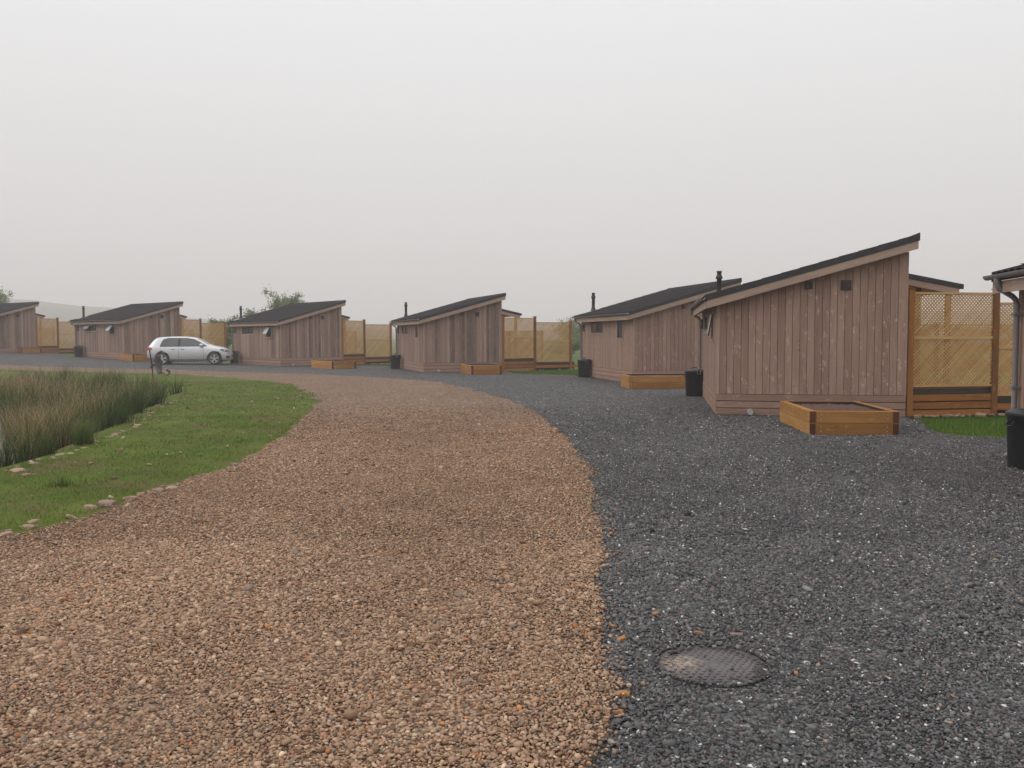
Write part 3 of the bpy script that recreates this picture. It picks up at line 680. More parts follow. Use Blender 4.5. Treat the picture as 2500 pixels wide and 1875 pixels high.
def build_cabin(k, label, weathered, open_w, open_n, veranda=True):
    X, Y, t, z = CAB[k]; root = empty('cabin', (X, Y, z), t)
    tag(root, label, 'cabin', 'timber cabins along the drive')
    cm = M['clad_w'] if weathered else M['clad']
    soff = lambda x: ztop(x)-.27
    mb = MB(); vboards(mb, 'x', 0.0, .03, CW-.0, HP, soff, -1, width=.112 if weathered else .138); mb.box((CW-.001, -.022, HP), (CW+.04, .0, soff(CW)))
    mb.build('end_wall', cm, root)
    mb = MB(); vboards(mb, 'y', 0.0, .0, CL, HP, lambda y: soff(0)+.02, -1, width=.115, holes=(WIDE, NARROW)); mb.build('side_wall', cm if weathered else M['clad'], root)
    mb = MB(); mb.box((-.026, -.026, HP), (.03, -.001, soff(0)), r=.6); mb.build('corner_board', M['trim'], root)
    # backing core and far walls
    c = MB()
    vs = [(.004,.004,.02),(CW,.004,.02),(CW,CL,.02),(.004,CL,.02),(.004,.004,soff(0)+.02),(CW,.004,soff(CW)+.02),(CW,CL,soff(CW)+.02),(.004,CL,soff(0)+.02)]
    c.poly(vs, BF, (0, 0, 1)); c.build('wall_core', M['gap'], root)
    mb = MB(); vboards(mb, 'x', CL, CW, 0, HP, soff, 1); vboards(mb, 'y', CW+.002, CL, 0.05, HP, lambda y: soff(CW), 1); mb.build('rear_wall', cm, root)
    # plinth of horizontal boards
    mb = MB()
    for i in range(3):
        za = .01+i*.137; zb = za+.122; r = R.random()
        mb.box((-.03, -.034, za), (CW+.03, -.004, zb), r=r); mb.box((-.034, -.002, za), (-.004, CL, zb), r=R.random()); mb.box((CW+.004, .0, za), (CW+.03, CL, zb))
    mb.build('plinth', M['plinth'], root)
    # roof
    ro = link('roof', RS, None, root)
    e = MB(); za, zb = ztop(-OL), ztop(CW+OH)
    def slab(mb, y0, y1, d0, d1, x0=-OL, x1=CW+OH, r=None):
        vs = [(x0,y0,ztop(x0)-d1),(x1,y0,ztop(x1)-d1),(x1,y1,ztop(x1)-d1),(x0,y1,ztop(x0)-d1),(x0,y0,ztop(x0)-d0),(x1,y0,ztop(x1)-d0),(x1,y1,ztop(x1)-d0),(x0,y1,ztop(x0)-d0)]
        mb.poly(vs, BF, (1, 0, SL), r)
    n = 11
    for i in range(n):          # stepped verge trim
        x0 = -OL+(CW+OL+OH)*i/n; x1 = -OL+(CW+OL+OH)*(i+1)/n
        vs = []
        for (yy0, yy1) in ((-OF, -OF+.055), (CL+OB-.05, CL+OB+.004)):
            h0, h1 = .012, .004
            vs = [(x0,yy0,ztop(x0)-.125),(x1,yy0,ztop(x1)-.125),(x1,yy1,ztop(x1)-.125),(x0,yy1,ztop(x0)-.125),(x0,yy0,ztop(x0)+h0-.01),(x1,yy0,ztop(x1)+h1-.01),(x1,yy1,ztop(x1)+h1-.01),(x0,yy1,ztop(x0)+h0-.01)]
            e.poly(vs, BF, (1, 0, 0))
    e.box((CW+OH, -OF, ztop(CW+OH)-.125), (CW+OH+.02, CL+OB, ztop(CW+OH)+.02))
    slab(e, -OF+.056, CL+OB-.051, .062, .122)
    e.build('verge_trim', M['edge'], ro)
    f = MB(); slab(f, -OF+.012, -OF+.042, .127, .275, -OL+.03, CW+OH-.002, .5)
    f.build('bargeboard', M['trim'], root)
    f = MB(); f.box((-OL+.005, -OF+.044, ztop(-OL)-.27), (-OL+.035, CL+OB-.03, ztop(-OL)-.125), r=.45); f.build('fascia', M['trim'], root)
    f = MB(); slab(f, -OF+.044, CL+OB-.02, .235, .25, -OL+.036, CW+OH-.03, .3); f.build('soffit', M['plinth'], root)
    # gutter and downpipe
    gm = MB(); gx0 = -OL-.045; gz = ztop(-OL)-.05; nn = 8; vs = []; 
    for yy in (-OF-.03, CL+OB+.02):
        for ro_, lst in ((.055, range(nn+1)), (.048, range(nn, -1, -1))):
            for i in lst:
                a = math.pi+math.pi*i/nn; vs.append((gx0+ro_*math.cos(a), yy, gz+ro_*math.sin(a)))
    m_ = 2*(nn+1); fs = [[i, (i+1) % m_, m_+(i+1) % m_, m_+i] for i in range(m_)]
    fs += [list(range(m_))[::-1], [m_+i for i in range(m_)]]
    gm.poly(vs, fs, (0, 1, 0)); 
    vs = [(gx0+.05*math.cos(math.pi+math.pi*i/nn), CL+OB+.02, gz+.05*math.sin(math.pi+math.pi*i/nn)) for i in range(nn+1)]; gm.poly(vs, [list(range(nn+1))])
    gm.build('gutter', M['gutter'], root)
    d = MB(); yy = CL-.12; wx = -.085
    d.tube([(gx0, yy, gz-.04), (gx0, yy, gz-.12), (gx0+.02, yy, gz-.17), (wx-.05, yy, gz-.27), (wx-.015, yy, gz-.31), (wx, yy, gz-.37), (wx, yy, .14), (wx-.03, yy, .09), (wx-.1, yy, .05)], .034, 12)
    d.tube([(wx, yy, gz-.42), (wx, yy, gz-.36)], .041, 12); d.tube([(gx0, yy, gz-.1), (gx0, yy, gz-.03)], .042, 12)
    dp = d.build('downpipe', M['gutter'], root)
    for q in (gz-.5, .9): c = MB(); c.box((wx-.045, yy-.05, q), (-.024, yy+.05, q+.03)); c.build('pipe_clip', M['gutter'], dp)
    window(root, WIDE, open_w, True); window(root, NARROW, open_n, False)
    for (vx, s) in ((1.69, .14), (2.37, .19)):
        v = MB(); v.box((vx-s/2, -.045, 2.51-s/2), (vx+s/2, -.023, 2.51+s/2)); vo_ = v.build('vent', M['brownp'], root, .004)
        v = MB(); v.tube([(vx, -.045, 2.515), (vx, -.075, 2.515)], s*.36, 16); v.build('vent_cap', M['brownp'], vo_)
    v = MB(); v.box((-.06, 5.62, 1.72), (-.023, 5.74, 1.98)); v.box((-.085, 5.64, 1.88), (-.06, 5.72, 1.96)); v.box((-.085, 5.64, 1.74), (-.06, 5.72, 1.82)); v.build('wall_lamp', M['brownp'], root)
    fx, fy = .38, 5.85; fz = ztop(fx)
    v = MB(); v.lathe([(.11, fz-.05), (.11, fz+.0), (.075, fz+.1), (.07, fz+.12), (.062, fz+.16), (.062, fz+.5), (.085, fz+.5), (.09, fz+.53), (.06, fz+.60), (.055, fz+.66), (.068, fz+.665), (.068, fz+.70), (.0, fz+.705)], 16, (fx, fy, 0))
    fl = v.build('flue', M['flue'], root)
    v = MB(); x0, x1 = fx-.42, fx+.24; vs = [(x0,fy-.2,ztop(x0)+.012),(x1,fy-.2,ztop(x1)+.012),(x1,fy+.2,ztop(x1)+.012),(x0,fy+.2,ztop(x0)+.012)]
    vs = vs+[(a, b_, c_+.008) for a, b_, c_ in vs]; v.poly(vs, BF, (1, 0, 0)); v.build('flashing', M['lead'], fl)
    v = MB(); v.tube([(.62, -.03, .075), (.62, -.16, .07)], .055, 16); v.build('pipe_stub', M['pipe'], root)
    if veranda:
        vr = link('veranda_roof', RV, None, root)
        def vslab(mb, x0, x1, y0, y1, d0, d1):
            vs = [(x0,y0,vz(x0)-d1),(x1,y0,vz(x1)-d1),(x1,y1,vz(x1)-d1),(x0,y1,vz(x0)-d1),(x0,y0,vz(x0)-d0),(x1,y0,vz(x1)-d0),(x1,y1,vz(x1)-d0),(x0,y1,vz(x0)-d0)]
            mb.poly(vs, BF, (1, 0, -.22))
        v = MB(); vslab(v, CW+.03, VX1+.02, 1.88, 1.93, -.01, .09); vslab(v, CW+.03, VX1, 1.94, CL, .04, .088); v.build('verge_trim', M['edge'], vr)
        v = MB(); vslab(v, CW+.03, VX1-.06, 1.9, 1.93, .092, .23); v.build('veranda_fascia', M['trim'], root)
        v = MB(); vslab(v, CW+.03, VX1-.08, 1.94, CL-.02, .12, .135); v.build('veranda_ceiling', M['lattice'], root)
        for (px, py) in ((4.82, 2.05), (4.30, 2.35), (4.82, 5.7)):
            v = MB(); v.box((px-.055, py-.055, .42), (px+.055, py+.055, vz(px)-.14)); v.build('veranda_post', M['post'], root)
    return root
build_cabin(1, 'large nearest timber cabin, full end wall of wide pinkish boards with two square vents', False, 0, 10)
build_cabin(2, 'timber cabin partly hidden behind the nearest cabin, both side windows shut', False, 0, 0)
build_cabin(3, 'timber cabin in the middle of the picture with mottled brown and grey boards', True, 0, 0)
build_cabin(5, 'timber cabin right of the silver car, its tall window tilted open, striped end wall', True, 0, 32)
build_cabin(6, 'timber cabin behind the silver car with both side windows tilted open', True, 38, 38)
build_cabin(7, 'timber cabin cut off by the left edge of the picture, hazy and grey', True, 0, 0)
build_cabin(0, 'timber cabin cut off by the right edge, only eaves, gutter and downpipe showing', False, 0, 0, False)

# ------------------------------------------------------------------ lattice screens and decks
P1 = Vector((3.59, .12)); A1, A2 = .35, .10; SPAN = 1.83
P2 = P1+Vector((math.cos(A1), math.sin(A1)))*SPAN; P3 = P2+Vector((math.cos(A2), math.sin(A2)))*SPAN
def lattice(mb, a, b, z0, z1, pitch, sw=.019, th=.007):
    a = Vector((a[0], a[1])); b = Vector((b[0], b[1])); Lh = (b-a).length; d = (b-a)/Lh; nrm = Vector((d.y, -d.x)); Hh = z1-z0
    for layer, sgn in ((0, 1), (1, -1)):
        s = -Hh if sgn > 0 else 0.0
        end = Lh if sgn > 0 else Lh+Hh
        off = nrm*(th*.5+.0005 if layer == 0 else -th*.5-.0005)
        while s < end:
            # line: u = s + sgn*w
            if sgn > 0: u0, u1 = max(s, 0), min(s+Hh, Lh); w0, w1 = u0-s, u1-s
            else: u0, u1 = min(s, Lh), max(s-Hh, 0); w0, w1 = s-u0, s-u1
            if abs(u1-u0) > .03:
                p = a+d*u0+off; q = a+d*u1+off
                mb.beam((p.x, p.y, z0+w0), (q.x, q.y, z0+w1), th, sw, up=(nrm.x, nrm.y, 0)) if False else mb.beam((p.x, p.y, z0+w0), (q.x, q.y, z0+w1), sw, th, up=(nrm.x, nrm.y, 0))
            s += pitch
def rail(mb, a, b, z0, z1, th=.04):
    a = Vector(a); b = Vector(b); mb.beam((a.x, a.y, (z0+z1)/2), (b.x, b.y, (z0+z1)/2), th, z1-z0)
def build_screen(parent_root):
    root = parent_root
    def off(p, q, o): d = (q-p).normalized(); return p+d*o, q-d*o
    for p, h in ((P1, 2.43), (P2, 2.43), (P3, 2.25)):
        m_ = MB(); m_.box((p.x-.055, p.y-.055, 0), (p.x+.055, p.y+.055, h)); po = m_.build('post', M['post'], root, .004)
        m_ = MB(); m_.box((p.x-.07, p.y-.07, h), (p.x+.07, p.y+.07, h+.022)); m_.build('post_cap', M['post'], po)
    for p, q, dz in ((P1, P2, 0.0), (P2, P3, -.19)):
        a, b = off(p, q, .06)
        m_ = MB(); lattice(m_, a, b, .60+dz, 2.34+dz, .070, .023); la = m_.build('lattice_panel', M['lattice'], root)
        for nm_, q0, q1, th_ in (('top_rail', 2.34, 2.375, .05), ('middle_rail', 1.475, 1.535, .045), ('bottom_rail', .565, .60, .045)):
            m_ = MB(); rail(m_, a, b, q0+dz, q1+dz, th_); m_.build(nm_, M['lattice'], la)
def build_deck(root):
    def off(p, q, o): d = (q-p).normalized(); return p+d*o, q-d*o
    for p, q, top in ((P1, P2, .555), (P2, P3, .365)):
        a, b = off(p, q, .05); nrm = Vector((-(b-a).normalized().y, (b-a).normalized().x)); a2, b2 = a+nrm*.05, b+nrm*(.05)
        if p is P2: b2 = b2+(b-a).normalized()*.28
        m_ = MB(); rail(m_, a2, b2, top-.13, top, .05); m_.build('edge_beam', M['dark_board'], root)
        m_ = MB(); zc = top-.14; r0 = 0
        while zc > .08:
            rail(m_, a, b if p is P1 else b2+(b-a).normalized()*.5, max(zc-.125, .005), zc, .03); zc -= .15
        m_.build('skirt_board', M['post'], root)
        m_ = MB(); rail(m_, a2+nrm*.03, b2+nrm*.03, .0, top-.13, .03); m_.build('skirt_backing', M['gap'], root)
        m_ = MB(); c0 = a2+nrm*.04; c1 = b2+nrm*.04
        depth = 4.6
        nb = int(depth/.145)
        for i in range(nb):
            rail(m_, c0+nrm*(.145*i), c1+nrm*(.145*i), top-.03, top, .138)
        m_.build('deck_floor', M['post'], root)
def build_rear(root):
    a = Vector((3.7, 5.0)); b = Vector((7.2, 5.0)); c = Vector((7.1, 1.4))
    for p in (a, a.lerp(b, .5), b):
        m_ = MB(); m_.box((p.x-.045, p.y-.045, 0), (p.x+.045, p.y+.045, 1.84)); m_.build('post', M['post'], root)
    for p, q in ((a, a.lerp(b, .5)), (a.lerp(b, .5), b)):
        m_ = MB(); lattice(m_, p, q, .62, 1.78, .070, .023); la = m_.build('lattice_panel', M['lattice'], root)
        for nm_, q0, q1 in (('top_rail', 1.78, 1.815), ('bottom_rail', .585, .62)):
            m_ = MB(); rail(m_, p, q, q0, q1, .045); m_.build(nm_, M['lattice'], la)
s0 = empty('lattice_screen'); build_screen(s0); d0 = empty('deck'); build_deck(d0); r0 = empty('terrace_screen'); build_rear(r0)
for i, (k, who) in enumerate(((1, 'right of the nearest cabin'), (2, 'hidden behind the nearest cabin'), (3, 'right of the middle cabin'), (5, 'right of the cabin next to the car'), (6, 'behind the bonnet of the silver car'), (7, 'farthest left by the leftmost planter'))):
    if k == 2: continue
    for proto, nm, cat, lb, grp in ((s0, 's', 'screen', 'tall two panel lattice screen, ', 'lattice screens beside the cabins'), (d0, 'd', 'deck', 'low timber deck with dark edge beam, ', 'timber decks beside the cabins'), (r0, 'r', 'screen', 'low back lattice seen through the front screen, ', 'rear lattice screens')):
        o = proto if i == 0 else copy_tree(proto)
        X, Y, t_, z = CAB[k]; o.location = (X, Y, z); o.rotation_euler = (0, 0, t_)
        tag(o, lb+who, cat, grp)

# stones at the foot of the nearest screens
for k, n, s0_, lb in ((1, 34, .085, 'rough rock in the row at the foot of the nearest lattice screen'), (3, 22, .07, 'rough rock in the row at the foot of the middle lattice screen'), (5, 12, .07, 'rough rock at the foot of the lattice screen right of the car')):
    for i in range(n):
        t_ = R.random()*2; p = P1.lerp(P2, t_) if t_ < 1 else P2.lerp(P3, t_-1)
        x, y = loc(k, p.x+.15*R.random(), p.y-.13-abs(R.gauss(0, .07))); rock(x, y, s0_*R.uniform(.6, 1.25), lb, 'rocks at the foot of a lattice screen')

# ------------------------------------------------------------------ planters
def planter(x, y, yaw, w, dp, label, dark=True):
    root = empty('planter', (x, y, Tz(x, y)), yaw); tag(root, label, 'planter', 'timber raised planters')
    T_ = .105; H_ = .19
    for side, (p0, p1) in {'side_sleepers': ((0, 0), (T_, dp)), 'side_sleepers_b': ((w-T_, 0), (w, dp))}.items():
        m_ = MB()
        for i in range(2): m_.box((p0[0], p0[1], .0+i*H_), (p1[0], p1[1], H_-.003+i*H_), along=(0, 1, 0))
        sd_ = m_.build('side_wall', M['sleeper'], root, .006)
        if dark:
            m_ = MB()
            for i in range(2): m_.box((p0[0]+.008, -.004, .008+i*H_), (p1[0]-.008, .0, H_-.011+i*H_), along=(0, 0, 1))
            m_.build('end_grain', M['endgrain'], sd_)
    for (ya, yb) in ((.004, T_), (dp-T_, dp-.004)):
        m_ = MB()
        for i in range(2): m_.box((T_+.001, ya, i*H_), (w-T_-.001, yb, H_-.003+i*H_), along=(1, 0, 0))
        m_.build('end_wall', M['sleeper'], root, .006)
    s = MB(); nx2, ny2 = 26, 40; vs = []; fs = []
    for j in range(ny2+1):
        for i in range(nx2+1):
            vs.append((T_+(w-2*T_)*i/nx2, T_+(dp-2*T_)*j/ny2, .325+R.gauss(0, .009)+.03*math.sin(3.1*i/nx2)*math.sin(3.1*j/ny2)))
    for j in range(ny2):
        for i in range(nx2): q = j*(nx2+1)+i; fs.append([q, q+1, q+nx2+2, q+nx2+1])
    s.poly(vs, fs, (1, 0, 0), smooth=True); s.build('soil', M['soil'], root)
    l_ = MB()
    for (a, b) in (((T_+.002, T_+.002), (w-T_-.002, T_+.008)), ((T_+.002, dp-T_-.02), (w-T_-.002, dp-T_-.004)), ((w-T_-.012, T_+.01), (w-T_-.002, dp-T_-.02))):
        l_.box((a[0], a[1], .25), (b[0], b[1], .37+R.uniform(0, .018)))
    l_.build('liner', M['membrane'], root)
    for bx in (T_+.075, w-T_-.075):
        for bz in (.06, .13, .25, .32):
            m_ = MB(); m_.tube([(bx, .006, bz), (bx, -.006, bz)], .010, 8); m_.build('bolt', M['steel'], root)
    for by in (.06,):
        for bz in (.06, .13, .25, .32):
            m_ = MB(); m_.tube([(.004, by, bz), (-.006, by, bz)], .010, 8); m_.build('bolt', M['steel'], root)
planter(4.64, 13.83, -.09, 1.36, 2.2, 'timber planter of stacked sleepers with dark corner ends, in front of the nearest cabin')
planter(3.42, 26.0, .05, 2.2, 1.35, 'long golden planter between two bins, in front of the half hidden cabin', False)
planter(-1.64, 35.6, .24, 1.28, 2.2, 'timber planter by the right corner of the middle cabin')
planter(-8.52, 42.0, .66, 1.3, 2.2, 'timber planter at the right corner of the cabin right of the car')
planter(-20.95, 49.1, .72, 1.3, 2.2, 'timber planter half hidden behind the back of the silver car')
planter(-31.45, 57.0, .95, 1.3, 2.2, 'timber planter by the leftmost cabin, farthest of all planters')

# ------------------------------------------------------------------ bins
def make_bin():
    root = empty('dustbin')
    m_ = MB(); m_.lathe([(0, .0), (.22, .0), (.225, .01), (.245, .60), (.25, .602), (.25, .63), (.243, .632)], 40); m_.build('bin_body', M['black'], root)
    m_ = MB(); m_.lathe([(.262, .615), (.266, .64), (.262, .655), (.24, .665), (.2, .678), (.1, .69), (0, .694)], 40); li = m_.build('lid', M['black'], root)
    m_ = MB(); m_.tube([(-.07, 0, .69), (-.06, 0, .725), (.06, 0, .725), (.07, 0, .69)], .012, 8); m_.build('lid_handle', M['black'], li)
    for s in (-1, 1):
        m_ = MB(); yy = s*.27
        m_.tube([(-.045, yy*.93, .71), (-.045, yy, .64), (-.045, yy, .57), (.045, yy, .57), (.045, yy, .64), (.045, yy*.93, .71), (-.045, yy*.93, .71)], .005, 6)
        m_.build('clip', M['steel'], root)
        m_ = MB(); xx = s*.252
        m_.tube([(xx*.98, -.05, .55), (xx*1.12, -.05, .5), (xx*1.12, .05, .5), (xx*.98, .05, .55)], .008, 6); m_.build('side_handle', M['black'], root)
    return root
bproto = make_bin()
for i, (x, y, rz, lb) in enumerate(((4.72,22.95,.2,'black dustbin with metal lid clip at the downpipe of the nearest cabin'), (2.72,33.5,.3,'black dustbin at the downpipe of the half hidden cabin, behind the golden planter'),
        (loc(3,-.36,4.75)+(.4,'black dustbin at the far corner of the middle cabin')), (loc(5,-.38,5.05)+(.8,'black dustbin just in front of the bonnet of the silver car')),
        (loc(6,-.38,4.95)+(.9,'black dustbin left of the silver car, smallest and farthest of the bins')), (6.03,10.3,.1,'large black dustbin cut off by the right edge of the picture'))):
    o = bproto if i == 0 else copy_tree(bproto); o.location = (x, y, Tz(x, y)+.004); o.rotation_euler = (0, 0, rz); tag(o, lb, 'dustbin', 'black dustbins by the cabins')

# ------------------------------------------------------------------ manhole cover
root = empty('manhole_cover', (COVER[0], COVER[1], .008)); tag(root, 'round dark plastic drain cover with raised tread marks, set in the slate chippings', 'manhole cover')
m, t, b, Lk = mat('cover_plastic'); tcn = N(t, 'ShaderNodeTexCoord').outputs['Object']
sp = N(t, 'ShaderNodeSeparateXYZ'); Lk(tcn, sp.inputs[0])
dd = t.nodes.new('ShaderNodeVectorMath'); dd.operation = 'DISTANCE'; Lk(tcn, dd.inputs[0]); dd.inputs[1].default_value = (-.15, .0, 0)
nn = noise(t, tcn, 22, 5, .7); sand = math_n(t, 'MULTIPLY', mr(t, dd.outputs['Value'], .03, .13, 1, 0), mr(t, nn, .42, .62))
cc = mixc(t, mr(t, noise(t, tcn, 9, 5), .35, .7), L4((74,69,70)), L4((98,90,90)))
cc = mixc(t, sand, cc, L4((170,150,128))); Lk(cc, b.inputs['Base Color']); b.inputs['Roughness'].default_value = .55
M['cover'] = m
c = MB(); c.lathe([(0, .004), (.05, .0042), (.15, .003), (.252, .0), (.254, -.01)], 64)
c.build('lid', M['cover'], root)
c = MB(); c.lathe([(.258, -.01), (.258, .003), (.261, .005), (.266, .004), (.268, -.01)], 64); c.build('rim', M['black'], root)
c = MB(); row = 0; y = -.225
while y < .23:
    x = -.24+(row % 2)*.018
    while x < .24:
        if math.hypot(x, y) < .232 and math.hypot(x, y) > .03:
            if (row+int((x+.5)/.036)) % 2 == 0: pts = [(x-.011, y+.004, .0035), (x, y-.004, .006), (x+.011, y+.004, .0035)]
            else: pts = [(x-.004, y-.010, .0035), (x+.004, y, .006), (x-.004, y+.010, .0035)]
            c.tube([(a_, b_, q_*.8) for a_, b_, q_ in pts], .0030, 5, cap=False)
        x += .036
    y += .030; row += 1
c.build('tread', M['cover'], root)

# ------------------------------------------------------------------ satellite dish
dx_, dy_ = -12.02, 29.8
root = empty('satellite_dish', (dx_, dy_, Tz(dx_, dy_))); tag(root, 'grey satellite dish on a leaning thin pole behind the rushes', 'satellite dish')
gm_ = plain('dish_grey', L4((58,58,62)), .4, noise=.1); M['dish'] = gm_
c = MB(); c.tube([(-.0, 0, -.1), (-.05, 0, .6), (-.12, 0, 1.13)], .022, 10); c.build('pole', M['flue'], root)
c = MB(); nr, na = 6, 28; vs = []; fs = []; cen = Vector((.17, -.05, .62)); nrm_ = Vector((.96, .0, .1)).normalized(); uu = nrm_.cross(Vector((0, 0, 1))).normalized(); vv = uu.cross(nrm_)
for th in (0, -.008):
    for i in range(nr+1):
        for j in range(na):
            rr = i/nr; a = 2*math.pi*j/na; vs.append(cen+uu*(rr*.29*math.cos(a))+vv*(rr*.33*math.sin(a))+nrm_*(rr*rr*.07-.04+th))
b0 = (nr+1)*na
for i in range(nr):
    for j in range(na):
        q = [i*na+j, i*na+(j+1) % na, (i+1)*na+(j+1) % na, (i+1)*na+j]; fs.append(q); fs.append([b0+k for k in q[::-1]])
for j in range(na): fs.append([nr*na+j, nr*na+(j+1) % na, b0+nr*na+(j+1) % na, b0+nr*na+j])
c.poly(vs, fs, (0, 0, 1), smooth=True); c.build('dish', M['dish'], root)
c = MB(); c.tube([(-.06, 0, .62), (.12, -.03, .60)], .03, 8); c.box((-.09, -.04, .5), (-.03, .04, .56)); c.build('bracket', M['flue'], root)
c = MB(); c.tube([(.14, -.05, .34), (.35, -.12, .34), (.42, -.14, .30), (.5, -.15, .25), (.58, -.17, .33)], .012, 8); ar = c.build('feed_arm', M['flue'], root)
c = MB(); c.tube([(.50, -.16, .46), (.62, -.18, .38)], .035, 10); c.tube([(.60, -.18, .39), (.60, -.18, .30)], .02, 8); c.build('receiver', M['black'], ar)
c = MB(); c.tube([(.475, -.158, .475), (.50, -.16, .46)], .036, 10); c.build('receiver_cap', M['pipe'], ar)

# ------------------------------------------------------------------ silver hatchback
def car():
    root = empty('parked_car'); tag(root, 'silver five door hatchback car parked side on in front of a cabin', 'car')
    cp, t, b, Lk = mat('silver_paint'); b.inputs['Base Color'].default_value = (.62, .63, .65, 1); b.inputs['Metallic'].default_value = .45; b.inputs['Roughness'].default_value = .32; b.inputs['Coat Weight'].default_value = .6; b.inputs['Coat Roughness'].default_value = .08
    st = [ # x, zb, zbelt, ztop, halfwidth, topwidth, green
        (0.00,.42,.60,.74,.60,.50), (0.03,.34,.80,.93,.74,.60), (0.10,.30,.90,1.02,.80,.62), (0.22,.28,.92,1.17,.84,.60), (0.40,.26,.93,1.385,.865,.585), (0.55,.22,.93,1.435,.875,.59),
        (0.9,.20,.925,1.465,.885,.60), (1.4,.18,.92,1.48,.89,.60), (1.9,.18,.915,1.475,.89,.60), (2.3,.18,.905,1.44,.89,.59), (2.6,.18,.90,1.345,.89,.60), (2.9,.18,.89,1.17,.885,.64), (3.12,.18,.875,1.02,.88,.70),
        (3.3,.18,.86,.975,.87,.74), (3.6,.18,.83,.93,.86,.72), (3.85,.20,.78,.86,.82,.66), (4.0,.20,.72,.79,.76,.58), (4.12,.22,.62,.68,.66,.48), (4.18,.26,.52,.56,.54,.36)]
    vs = []; fs = []
    for (x, zb, zs, zt, w, wt) in st:
        zs = min(zs, zt-.03)
        half = [(0, zb), (w-.10, zb), (w-.03, zb+.05), (w, zb+(zs-zb)*.35), (w+.005, zb+(zs-zb)*.65), (w-.02, zs-.03), (w-.055, zs+.01), (wt+.03, zt-.05), (wt-.07, zt-.012), (0, zt)]
        ring = [(x, -y, z) for y, z in half]+[(x, y, z) for y, z in half[-2:0:-1]]
        vs += ring
    m_ = len(ring)
    for i in range(len(st)-1):
        for j in range(m_): fs.append([i*m_+j, i*m_+(j+1) % m_, (i+1)*m_+(j+1) % m_, (i+1)*m_+j])
    fs.append(list(range(m_))[::-1]); fs.append([(len(st)-1)*m_+j for j in range(m_)])
    c = MB(); c.poly(vs, fs, (1, 0, 0), .5, smooth=True); me = c.mesh('body')
    bmx = bmesh.new(); bmx.from_mesh(me); bmesh.ops.recalc_face_normals(bmx, faces=bmx.faces); bmx.to_mesh(me); bmx.free()
    body = link('body', me, cp); sm = body.modifiers.new('s', 'SUBSURF'); sm.levels = sm.render_levels = 1
    cut = []
    WX = (.765, 3.345)
    for x in WX:
        k = MB(); k.tube([(x, -1.2, .335), (x, 1.2, .335)], .365, 40); kme = k.mesh('cut'); q = bmesh.new(); q.from_mesh(kme); bmesh.ops.remove_doubles(q, verts=q.verts, dist=1e-5); bmesh.ops.recalc_face_normals(q, faces=q.faces); q.to_mesh(kme); q.free()
        ko = bpy.data.objects.new('cut', kme); COL.objects.link(ko); cut.append(ko); bm_ = body.modifiers.new('b', 'BOOLEAN'); bm_.object = ko; bm_.operation = 'DIFFERENCE'; bm_.solver = 'EXACT'
    dg = bpy.context.evaluated_depsgraph_get(); nm = bpy.data.meshes.new_from_object(body.evaluated_get(dg)); body.modifiers.clear(); body.data = nm
    for q in nm.polygons: q.use_smooth = True
    nm.materials.clear(); nm.materials.append(cp)
    for ko in cut: bpy.data.objects.remove(ko, do_unlink=True)
    body.parent = root
    bmx = bmesh.new(); bmx.from_mesh(nm); bvh = BVHTree.FromBMesh(bmx)
    def side(x, z, s, off=.006):
        h = bvh.ray_cast(Vector((x, s*2, z)), Vector((0, -s, 0)))
        return Vector((x, (h[0].y if h[0] else s*.86)+s*off, z))
    def top(x, y, off=.006):
        h = bvh.ray_cast(Vector((x, y, 3)), Vector((0, 0, -1)))
        return Vector((x, y, (h[0].z if h[0] else 1)+off))
    def patch(poly, name, m2, s, parent, off=.006, n=10):
        """fills an (x,z) polygon laid on the car side by strips"""
        xs = [p[0] for p in poly]; x0, x1 = min(xs), max(xs); k = MB(); V = []; F = []
        for i in range(n+1):
            x = x0+(x1-x0)*(i+.0001 if i == 0 else i-.0001 if i == n else i)/n; zz = []
            for a, b2 in zip(poly, poly[1:]+poly[:1]):
                if (a[0]-x)*(b2[0]-x) <= 0 and abs(a[0]-b2[0]) > 1e-6: zz.append(a[1]+(b2[1]-a[1])*(x-a[0])/(b2[0]-a[0]))
            lo, hi = min(zz), max(zz)
            for j in range(8): V.append(side(x, lo+(hi-lo)*j/7, s, off))
        for i in range(n):
            for j in range(7):
                q = [i*8+j, (i+1)*8+j, (i+1)*8+j+1, i*8+j+1]; F.append(q if s < 0 else q[::-1])
        k.poly(V, F, (1, 0, 0), .5, smooth=True); return k.build(name, m2, parent)
    gl = plain('car_glass', (.05, .055, .055, 1), .05, noise=.05, spec=.9); trim = M['black']
    rub = plain('tyre_rubber', (.022, .022, .022, 1), .8); alloy = plain('alloy_wheel', (.55, .55, .56, 1), .35, metal=.5, noise=.05)
    for s in (-1, 1):
        fr = patch([(.66,.94),(.72,1.15),(.84,1.34),(1.05,1.395),(2.0,1.39),(2.35,1.33),(2.75,1.12),(3.0,.955),(2.4,.95)], 'window_surround', trim, s, root, .006, 30)
        patch([(.715,.965),(.77,1.15),(.87,1.31),(.95,1.335),(.95,.965)], 'side_window', gl, s, root, .011, 6)
        patch([(.99,.965),(.99,1.345),(1.1,1.362),(1.56,1.372),(1.56,.965)], 'side_window', gl, s, root, .011, 8)
        patch([(1.66,.965),(1.66,1.368),(2.0,1.362),(2.32,1.305),(2.72,1.10),(2.93,.972),(2.4,.965)], 'side_window', gl, s, root, .011, 12)
        for x0, x1 in ((1.585, 1.597), (2.80, 2.811)):
            patch([(x0,.30),(x0,.92),(x1,.92),(x1,.30)], 'door_gap', trim, s, root, .003, 2)
        patch([(1.12,.265),(1.12,.285),(2.98,.285),(2.98,.265)], 'sill_strip', trim, s, root, .004, 8)
